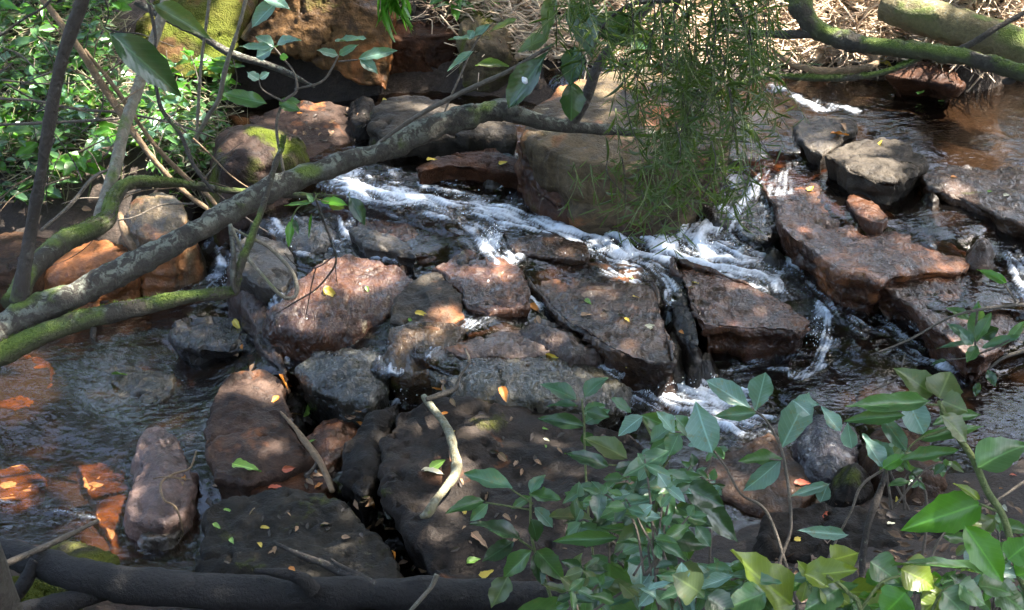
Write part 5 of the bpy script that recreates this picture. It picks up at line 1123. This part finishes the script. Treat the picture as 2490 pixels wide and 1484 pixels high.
for (ur, vr, dr, cnt) in ENV:
    for k in range(cnt):
        u0, v0 = wr.uniform(*ur), wr.uniform(*vr); dep = wr.uniform(4.5, 5.3); drop = wr.uniform(*dr)
        uend = u0 + wr.normal(0, 75) + (1620 - u0) * .12
        pts = np.array([atd(u0 - 8, v0 - 10, dep), atd(u0, v0 + drop * .35, dep + wr.normal(0, .06)), atd(uend, v0 + drop, dep + wr.normal(0, .1))])
        C = spline(pts, 10)
        V, Q, T = tube(pts, [.0028, .002, .0009], 4, 0, 1, 6)
        o = obj('twig', mesh_np('twig', V - b2, Q, T), B_GREEN if k % 3 else B_DARK, wb)
        nl = int(drop / 8.2)
        for q_ in range(nl):
            f = wr.uniform(.05, 1); c = C[min(int(f * (len(C) - 1)), len(C) - 1)]
            d_ = np.array([wr.normal(0, .85), wr.normal(0, .6), -.6 + wr.normal(0, .55)]); d_ /= np.linalg.norm(d_)
            Lpos.append(c); Ldir.append(d_); Llen.append(wr.uniform(.035, .095))
Lpos, Ldir, Llen = map(np.array, (Lpos, Ldir, Llen))
V0, Q0 = leaf_mesh('blade', 5); V0 = V0.copy()
me_needle = mesh_np('leaf', V0, Q0); me_needle.materials.append(NEED)
order = np.argsort(-Llen)
for i in order[:300]:
    put_leaf(Lpos[i], Lpos[i] + Ldir[i] * Llen[i], Llen[i] * .07, np.array([0, -1, .4]) + wr.normal(0, .4, 3), me_needle, wb)
rest = order[300:]
n_ = len(rest); P = Lpos[rest]; d = Ldir[rest]; L = Llen[rest][:, None]
s_ = np.cross(d, np.array([0, -1, .4]) + wr.normal(0, .4, (n_, 3))); s_ /= np.linalg.norm(s_, axis=1)[:, None]; nn = np.cross(s_, d)
cv = wr.normal(0, .12, (n_, 1)) * L
V = np.stack([P, P + d * L * .35 + s_ * L * .034, P + d * L * .35 - s_ * L * .034, P + d * L * .7 + s_ * L * .028 + nn * cv, P + d * L * .7 - s_ * L * .028 + nn * cv, P + d * L + nn * cv * 2.2], 1)
b_ = 6 * np.arange(n_)[:, None]
T = np.concatenate([b_ + [0, 1, 2], b_ + [1, 3, 4], b_ + [1, 4, 2], b_ + [3, 5, 4]], 0)
o = obj('foliage', mesh_np('foliage', V.reshape(-1, 3) - b2, None, T, False), NEED, wb); tag(o, kind='stuff')
# a tuft of vivid grass blades at the top
gt = empty('grass_tuft', atd(np.array(945.), np.array(-30.), np.array(6.))); tag(gt, 'tuft of bright grass blades hanging in at the top above the square boulder', 'grass')
for k in range(26):
    bu, bv = wr.uniform(915, 985), wr.uniform(-40, -10); B = atd(bu, bv, 6. + wr.normal(0, .05)); T_ = atd(bu + wr.normal(0, 22), bv + wr.uniform(50, 120), 6. + wr.normal(0, .08))
    put_leaf(B, T_, .012, np.array([wr.normal(0, .5), -1, .3]), leaf_data('blade', 'v'), gt, 'blade')

# spray thrown up by the falls
sr_ = np.random.default_rng(5); Vs, Ts = [], []; base = 0
ico = np.array([(0, 0, 1), (.94, 0, -.33), (-.47, .82, -.33), (-.47, -.82, -.33)]); itri = np.array([(0, 1, 2), (0, 2, 3), (0, 3, 1), (1, 3, 2)])
for (u_, v_, z_, su, sv, n_) in [(1690, 605, .56, 45, 14, 150), (1480, 605, .56, 40, 12, 90), (985, 935, .22, 16, 14, 90), (1680, 950, .29, 60, 16, 130), (545, 670, .12, 18, 18, 70), (1195, 570, .58, 14, 20, 60), (720, 590, .42, 40, 12, 60), (1985, 800, .44, 16, 22, 60), (1000, 475, .65, 90, 10, 90)]:
    for k in range(n_):
        c = atz(u_ + sr_.normal(0, su), v_ + sr_.normal(0, sv), z_ + abs(sr_.normal(0, .03))); rd_ = sr_.uniform(.0015, .005)
        Vs.append(c + ico * rd_ * [1, 1, sr_.uniform(.8, 2)]); Ts.append(itri + base); base += 4
tsp = NT('spray'); tsp.set(Base_Color=(.85, .9, .95), Roughness=.2)
o = obj('water_spray', mesh_np('water_spray', np.vstack(Vs), None, np.vstack(Ts)), tsp.m); tag(o, 'fine white droplets splashing up from the little falls', 'spray', kind='stuff')

# ------------------------------------------------------------------ fallen leaves
FALL = {'yellow': leaf_mat('yellow_leaf', (0.45, 0.30, 0.03), (0.70, 0.52, 0.08), trans=(.5, .35, .05), tf=.2, rough=.5), 'orange': leaf_mat('orange_leaf', (0.42, 0.13, 0.015), (0.65, 0.25, 0.04), trans=(.5, .2, .03), tf=.2, rough=.5),
        'brown': leaf_mat('brown_leaf', (0.13, 0.07, 0.035), (0.30, 0.18, 0.10), tf=.1, rough=.55), 'green': leaf_mat('fallen_green_leaf', (0.12, 0.25, 0.03), (0.25, 0.42, 0.08), tf=.2, rough=.4),
        'red': leaf_mat('red_leaf', (0.32, 0.06, 0.03), (0.5, 0.13, 0.07), tf=.1, rough=.5), 'dark': leaf_mat('blackened_leaf', (0.012, 0.009, 0.008), (0.05, 0.035, 0.028), tf=.05, rough=.6), 'pale': leaf_mat('pale_leaf', (0.35, 0.33, 0.22), (0.55, 0.52, 0.38), tf=.1, rough=.5)}
bpy.context.view_layer.update()
_dg = bpy.context.evaluated_depsgraph_get()
def drop_point(u_, v_):
    d_ = Vector(ray(u_, v_)).normalized(); o_ = Vector(CAM)
    for _ in range(40):
        hit, loc, nrm_, _i, ob, _m = scene.ray_cast(_dg, o_, d_)
        if not hit: return None
        top = ob
        while top.parent: top = top.parent
        nm = top.name.split('.')[0]
        if nm in ('flat_rock', 'boulder', 'mossy_boulder', 'ground', 'stream_water', 'fallen_log'): return np.array(loc), np.array(nrm_)
        o_ = loc + d_ * .003
    return None
def fallen(colour, label, u_, v_, L_px, ang, kind='ovate', group=None, wr_=.5):
    hp = drop_point(u_, v_)
    if hp is None: return
    c, nv = hp; dep = proj(c)[2]; L = L_px * dep / F
    r = np.random.default_rng(int(u_ * 7 + v_))
    ax = np.array([math.cos(ang), -math.sin(ang) * 1.6, 0.0]); ax -= nv * (ax @ nv); ax /= np.linalg.norm(ax)
    c = c + nv * (L * .12 + .002)
    o = put_leaf(c - ax * L / 2 - nv * L * .03, c + ax * L / 2, L * wr_, nv + r.normal(0, .18, 3), leaf_data(kind, 'fall_' + colour, FALL[colour]), None, 'fallen_leaf')
    tag(o, label, 'leaf', group)
F1 = [('yellow', 'splayed yellow leaf on top of the sloping red brown slab', 803, 715, 40, .3), ('yellow', 'second yellow leaf half under the splayed one', 795, 712, 34, 2.2), ('green', 'small yellow green leaf right of the splayed yellow leaf', 893, 705, 18, 1.0),
      ('yellow', 'narrow pale yellow leaf across the grey and orange boulder', 1025, 765, 34, .2), ('green', 'small green leaf at the foot of the grey and orange boulder', 998, 780, 16, .8),
      ('yellow', 'golden leaf at the upper right of the leaf strewn slab', 1545, 724, 18, -.1), ('yellow', 'pale gold leaf on the lower part of the leaf strewn slab', 1524, 780, 22, .9), ('green', 'green leaf fragment in the middle of the leaf strewn slab', 1430, 735, 24, .8), ('green', 'tiny green leaf at the top of the leaf strewn slab', 1535, 678, 14, .1), ('pale', 'bluish pale leaf near the corner of the leaf strewn slab', 1580, 795, 30, -.2),
      ('dark', 'black curled leaf on the leaf strewn slab', 1412, 728, 30, .1), ('brown', 'brown leaf by the orange stain on the leaf strewn slab', 1425, 768, 30, -.2), ('dark', 'small black leaf right of the orange stain', 1472, 755, 18, .6), ('dark', 'black sliver of leaf on the right of the leaf strewn slab', 1510, 770, 24, .2),
      ('yellow', 'yellow leaf floating at the rim of the wet olive boulder', 1343, 867, 36, .05), ('yellow', 'yellow leaf caught beside the lower white water', 1510, 887, 30, -.2), ('orange', 'bright orange leaf standing on edge at the front of the wet olive boulder', 1225, 960, 44, 1.2), ('orange', 'vivid orange leaf in the cleft beside the upright blade', 1658, 810, 20, .9),
      ('orange', 'curled orange leaf in the crack beside the long striped boulder', 686, 930, 44, .2), ('orange', 'second curled orange leaf tucked under the first one', 700, 938, 36, -.9), ('yellow', 'yellow leaf caught on the hollow sided block in the pool', 578, 790, 34, 1.3), ('green', 'pale green leaf lying on the layered plates in the pool', 292, 914, 46, .25),
      ('green', 'large green leaf lying between the striped boulder and the mossy slab', 600, 1142, 78, .2), ('green', 'green leaf stuck in the crack above the red brown wet stone', 740, 998, 50, .5), ('green', 'small bright green leaf on the red brown wet stone', 760, 1073, 18, -.2),
      ('orange', 'orange leaf beside the upper end of the lichened stick', 1082, 1007, 20, -.1), ('yellow', 'yellow scrap of leaf stuck to the lichened stick', 1104, 1052, 16, -1.2), ('brown', 'tan leaf with a long stalk in the middle of the central slab', 1223, 1115, 34, .7), ('green', 'torn green leaf left of the lichened stick', 1064, 1133, 46, -.4), ('pale', 'grey green leaf under the torn green leaf', 1052, 1150, 56, .1),
      ('green', 'tiny yellow green leaf pair on the far part of the central slab', 1325, 1044, 16, .1), ('pale', 'pale tan sliver of leaf on the far part of the central slab', 1328, 1072, 18, .4), ('green', 'small green tip of leaf among black scraps on the central slab', 1326, 1087, 14, 1.4), ('yellow', 'yellow leaf with dark veins below the lichened stick', 1128, 1246, 24, 1.2), ('brown', 'star shaped brown leaf near the seedling on the central slab', 1232, 1260, 26, .5), ('brown', 'dark brown curled leaf near the bottom of the central slab', 1165, 1318, 60, .4), ('green', 'green leaf on the lower left of the central slab', 1152, 1366, 40, -.4), ('yellow', 'long yellow petal near the foot of the central slab', 1182, 1402, 46, -.25),
      ('green', 'pale green leaf at the top of the mossy foreground slab', 554, 1243, 22, .1), ('green', 'bright green leaf at the left of the mossy foreground slab', 526, 1281, 24, .2), ('green', 'curled green leaf in the middle left of the mossy foreground slab', 565, 1317, 24, .9), ('yellow', 'large pale yellow leaf on the mossy foreground slab', 632, 1327, 26, .9), ('yellow', 'dull yellow leaf on the upper middle of the mossy foreground slab', 645, 1285, 24, .1), ('brown', 'tan seed husk beside the large pale yellow leaf', 668, 1338, 20, 1.5), ('orange', 'orange leaf near the log on the mossy foreground slab', 710, 1387, 26, .6), ('red', 'red brown leaf on the moss fringe of the foreground slab', 672, 1188, 40, .1), ('red', 'rusty leaf on the low red brown slab', 700, 1141, 34, -.2), ('brown', 'brown leaf at the right of the mossy foreground slab', 795, 1278, 34, -.3), ('brown', 'faded brown leaf low on the right of the mossy foreground slab', 842, 1308, 24, .1),
      ('orange', 'orange leaf lying on the low grey slab by the upper pool', 2040, 330, 44, .1), ('brown', 'tan curled leaf standing beside the orange leaf', 2050, 312, 30, 1.2), ('yellow', 'small yellow leaf on the dry grey flat topped rock', 2140, 352, 24, -.4), ('yellow', 'yellow leaf on the long diagonal slab', 1970, 461, 32, -.8), ('orange', 'small orange leaf on the wide ledge at the right', 2320, 433, 20, -.1), ('pale', 'pale chip of leaf on the wide ledge at the right', 2447, 477, 22, -.3), ('green', 'tiny yellow green leaf on the wide ledge at the right', 2405, 467, 12, .1), ('green', 'green leaf floating in front of the far domed rock', 2238, 222, 22, .3), ('green', 'bright green leaf floating on the upper pool', 2290, 249, 20, .1), ('yellow', 'yellow leaf on the bank beside the hooked root', 2150, 156, 40, .1), ('yellow', 'olive yellow leaf on the tilted brown slab', 1690, 690, 18, .1), ('brown', 'tan leaf under the olive one on the tilted brown slab', 1682, 700, 18, -.1),
      ('yellow', 'narrow yellow leaf on the flat reddish slab', 1050, 391, 28, 0), ('yellow', 'yellow leaf on the right of the flat reddish slab', 1223, 398, 24, -.2), ('yellow', 'gold leaf on the smooth grey slab', 936, 243, 18, .2), ('orange', 'orange scrap on the sloping purple brown slab', 729, 277, 14, 0), ('red', 'red leaf on the brown rock behind the leaves', 1950, 1178, 40, .1), ('red', 'second red brown leaf below the first on the lower right', 2005, 1250, 32, -.3), ('yellow', 'yellow leaf on the earth below the mossy round rock', 2185, 1220, 28, -.5), ('yellow', 'curled yellow green leaf on the dark earthy ledge', 1940, 1312, 26, -.2), ('pale', 'pale oval leaf at the right edge', 2442, 1240, 34, 1.3), ('red', 'bright red leaf at the far right edge', 2463, 1157, 18, .2), ('orange', 'tiny orange leaf near the right edge', 2433, 1189, 9, .2), ('brown', 'brown leaf standing by the yellow stem', 2350, 1175, 18, .6), ('pale', 'narrow pale leaf on the dark earth at the right', 2165, 1276, 26, -.3), ('brown', 'greyish leaf on the left bank ledge', 212, 511, 26, 0), ('dark', 'black rotting leaf at the right on the earth', 2170, 1258, 36, .3)]
for it in F1: fallen(*it)
r = np.random.default_rng(21)
for k, (cu, cv, n_) in enumerate([(705,1005,7),(770,1165,8),(885,1225,8),(930,1290,8),(1000,1370,7),(860,1015,5),(1300,770,4),(600,890,4),(1080,960,6),(480,1190,4)]):
    for j in range(n_):
        fallen(['brown', 'dark', 'brown', 'orange', 'dark'][j % 5], 'soggy dead leaf in the leaf drift caught in a crack between the rocks', cu + r.normal(0, 22), cv + r.normal(0, 20), r.uniform(16, 36), r.uniform(0, 3.1), 'lance', 'leaf drifts in the cracks', .42)
for k in range(46):
    fallen('dark' if r.random() < .7 else 'brown', 'small dark scrap of dead leaf on the big central slab', r.uniform(1080, 1480), r.uniform(1010, 1360), r.uniform(12, 30), r.uniform(0, 3.1), 'lance', 'dead scraps on the central slab', .4)
for k in range(22):
    fallen('dark' if r.random() < .7 else 'brown', 'small dark scrap of dead leaf on the mossy foreground slab', r.uniform(540, 880), r.uniform(1240, 1400), r.uniform(10, 26), r.uniform(0, 3.1), 'lance', 'dead scraps on the mossy slab', .4)
for k in range(24):
    fallen('brown' if r.random() < .5 else 'dark', 'small dead leaf on the sloping purple brown slab', r.uniform(700, 900), r.uniform(262, 345), r.uniform(10, 24), r.uniform(0, 3.1), 'lance', 'dead leaves on the purple brown slab', .4)

# ------------------------------------------------------------------ the wood overhead (shades the stream, mirrored in the water)
LIT = [(1465,602,45,18),(1690,612,40,18),(720,810,46,30),(1820,60,90,70,2.45),(2150,30,560,150),(1750,50,280,100),(2450,130,200,60),(1980,188,170,26),(2400,330,100,80),(2330,420,60,30),(1450,220,160,55),(1600,180,120,40),(1020,72,80,14),(430,100,120,80),(550,60,60,80),(650,330,75,40),
       (1150,150,34,60),(1215,270,46,34),(830,690,140,48),(1180,690,70,36),(930,660,60,20),(1500,690,60,20),(1330,690,40,16),(1560,800,40,24),(1230,640,50,14),(2060,560,80,36),(1780,760,70,18),(700,800,46,44),(1040,705,52,36),(1050,830,50,30),(1170,822,70,22),(620,930,80,36),(680,1070,80,8),(560,1020,30,14),(800,1060,44,24),
       (40,930,120,95),(245,1220,85,130),(30,1175,110,60),(1030,1045,60,18),(1190,1012,50,10),(1400,765,50,20),(1960,450,150,50),(2250,575,60,36),(210,620,80,36),(370,505,46,44),
       (720,40,70,30),(850,120,60,40),(900,200,40,25),(1010,230,60,14),(1075,230,30,10),(1180,240,24,30),
       (90,60,70,40),(240,150,70,36),(60,230,60,36),(330,260,70,40),(180,320,60,26),(420,330,60,40),(100,400,60,24),(260,60,40,30),(480,480,40,40),(1900,1030,60,20),(2150,960,120,30),(1800,1150,50,18),(2300,1000,60,30)]
def canopy_points(n, seed):  # crown leaves, cut away wherever sun should reach a LIT spot
    r = np.random.default_rng(seed)
    gxy = r.uniform([-8, 1.0], [9, 11.6], (n, 2)); g = np.column_stack([gxy, np.full(n, 0.45)])
    tt = r.uniform(6.5, 9.5, n)
    keep = np.ones(n, bool)
    for (cu, cv, ru, rv, *zz) in LIT:
        zc = float(np.interp(cv, [50, 150, 300, 480, 640, 900, 1480], [1.08, 1.0, .82, .62, .5, .3, .35])) if cu > 560 or cv < 150 else float(np.interp(cv, [50, 200, 450, 600, 800], [1.2, .9, .6, .2, 0]))
        if zz: zc = zz[0]
        U_, V_, _d = proj(g + SUN * ((zc - .45) / SUN[2]))
        q_ = ((U_ - cu) / ru) ** 2 + ((V_ - cv) / rv) ** 2 + 0.35 * fbm(np.stack([U_ / 40, V_ / 25, 0 * U_], -1), 2)
        keep &= ~((q_ < 1.0) & (r.random(n) < 0.97))
    gap = fbm(np.column_stack([gxy * 1.1, np.full(n, 3.3)]), 3)
    keep &= gap < 0.72
    return (g + SUN * tt[:, None])[keep]
def leaf_cloud(P, size, seed, flat=0.5):
    """one rhombic leaf, folded along its midrib, at each point"""
    r = np.random.default_rng(seed); n = len(P)
    a = r.uniform(0, 2 * math.pi, n)
    d = np.stack([np.cos(a), np.sin(a), r.normal(-.2, .45, n)], -1); d /= np.linalg.norm(d, axis=1)[:, None]
    up = r.normal(0, flat, (n, 3)) + [0, 0, 1.0]; sdv = np.cross(d, up); sdv /= np.linalg.norm(sdv, axis=1)[:, None]; nn = np.cross(sdv, d)
    L = (size * r.uniform(.6, 1.35, n))[:, None]; w = L * .23
    V = np.stack([P - d * L / 2, P + sdv * w + nn * w * .3, P + d * L / 2, P - sdv * w + nn * w * .3], 1)
    base = 4 * np.arange(n)[:, None]
    T = np.concatenate([base + [0, 1, 2], base + [0, 2, 3]], 0)
    return V.reshape(-1, 3), T
bark_far = NT('tree_bark'); _p = bark_far.pos()
bark_far.set(Base_Color=bark_far.mix(bark_far.noise(_p, 9, 4), (0.05, 0.036, 0.026), (0.16, 0.125, 0.095)), Roughness=0.85)
cleaf = NT('canopy_leaf')
cleaf.set(Base_Color=cleaf.mix(cleaf.noise(cleaf.pos(), 1.4, 2), (0.035, 0.075, 0.016), (0.085, 0.14, 0.03)), Roughness=0.4)
_tl = cleaf.node('ShaderNodeBsdfTranslucent'); _tl.inputs[0].default_value = (0.10, 0.2, 0.03, 1)
_mx = cleaf.node('ShaderNodeMixShader'); _mx.inputs[0].default_value = 0.3
cleaf.l(cleaf.b.outputs[0], _mx.inputs[1]); cleaf.l(_tl.outputs[0], _mx.inputs[2]); cleaf.l(_mx.outputs[0], cleaf.out.inputs[0])

cp = canopy_points(60000, 11)
TREES = [((-9.5, 13.0), (-1.5, 10.5), 'tall tree behind the left bank whose crown roofs the stream'),
         ((12.5, 13.0), (3.5, 10.5), 'tall tree behind the right bank reaching far over the stream'),
         ((14.0, 9.0), (8.5, 8.5), 'tall tree standing upstream on the right arching over the upper pool'),
         ((-8.5, 4.0), (-1.0, 5.5), 'tall tree at the left of the near bank with a spreading crown'),
         ((10.5, 3.5), (4.5, 5.0), 'tall tree at the right of the near bank with a spreading crown')]
cc = np.array([t_[1] for t_ in TREES])
own = np.argmin(np.linalg.norm(cp[:, None, :2] - cc[None], axis=-1), axis=1)
def tall_tree(base, crown, label, leaves, seed, group='tall trees over the stream'):
    r = np.random.default_rng(seed)
    bz = float(ground_z(np.array([base[0]]), np.array([base[1]]))[0]) - .3
    root = empty('tall_tree', (base[0], base[1], bz)); tag(root, label, 'tree', group)
    b0 = np.array([base[0], base[1], bz]); ctr = leaves.mean(0)
    trunk_pts = [b0, b0 * .75 + np.append(ctr[:2], 3.5) * .25 + [0, 0, 0], np.array([b0[0] * .6 + ctr[0] * .4, b0[1] * .6 + ctr[1] * .4, 6.2]), ctr - [0, 0, .6]]
    trunk_pts[1][2] = 3.6
    V, Q, T = tube(trunk_pts, [.24, .18, .13, .05], 9, 0.03, seed)
    obj('trunk', mesh_np('trunk', V - b0, Q, T), bark_far.m, root)
    pick = leaves[r.choice(len(leaves), 14)]
    for k in range(14):
        s0 = trunk_pts[2] * (1 - k / 16) + trunk_pts[3] * (k / 16)
        V, Q, T = tube([s0, (s0 + pick[k]) / 2 + r.normal(0, .3, 3), pick[k]], [.06, .035, .01], 5, 0.01, seed + k)
        obj('limb', mesh_np('limb', V - b0, Q, T), bark_far.m, root)
    V, T = leaf_cloud(leaves, 0.24, seed)
    o = obj('foliage', mesh_np('foliage', V - b0, None, T, False), cleaf.m, root); tag(o, kind='stuff')
for k, (b_, c_, lab) in enumerate(TREES):
    tall_tree(b_, c_, lab, cp[own == k], 50 + k)
# unseen trees: far ones sized for dark reflections, near ones added to block sky
SKY_BLOCKERS = [(-5.6, 16.5, 13, 'unseen bushy tree behind the left bank closing off the sky'), (-0.8, 18.5, 10, 'unseen bushy tree behind the overhanging boulder'), (-9.5, 16, 12, 'unseen bushy tree far behind the left end of the bank'), (3.6, 18, 9, 'unseen bushy tree far behind the big pale boulder'), (8.2, 17.5, 9, 'unseen bushy tree far behind the upper pool'), (13, 14, 8, 'unseen bushy tree far off to the right of the pool'), (-12, 14, 8, 'unseen bushy tree far off to the left of the stream'),
        (-8, -4.5, 9, 'unseen dense tree added far left behind the camera to block the sky'), (-2.8, -5.5, 10, 'unseen dense tree added left behind the camera to block the sky'), (2.8, -5.5, 10, 'unseen dense tree added right behind the camera to block the sky'), (8, -4.5, 9, 'unseen dense tree added far right behind the camera to block the sky'), (-11.5, 3, 8, 'unseen dense tree added beyond the lower pool to block the sky'), (12, 4, 8, 'unseen dense tree added upstream on the near side to block the sky')]
for k, (bx, by, hgt, lab) in enumerate(SKY_BLOCKERS):
    r = np.random.default_rng(90 + k); n = (6500 if hgt > 11 else 3200) if by > 10 else 5200
    d = r.normal(size=(n, 3)); d /= np.linalg.norm(d, axis=1)[:, None]
    L = np.array([bx, by, 2.2 + hgt * .5]) + d * (r.random(n) ** .4)[:, None] * np.array([3.1, 2.2, hgt * .55])
    L = L[fbm(L * .9, 2) < ((.75 if hgt > 11 else .45) if by > 10 else .75)]; L = L[L[:, 2] > 1.5]
    tall_tree((bx, by), (bx, by), lab, L, 140 + k, 'unseen trees added to block the sky')
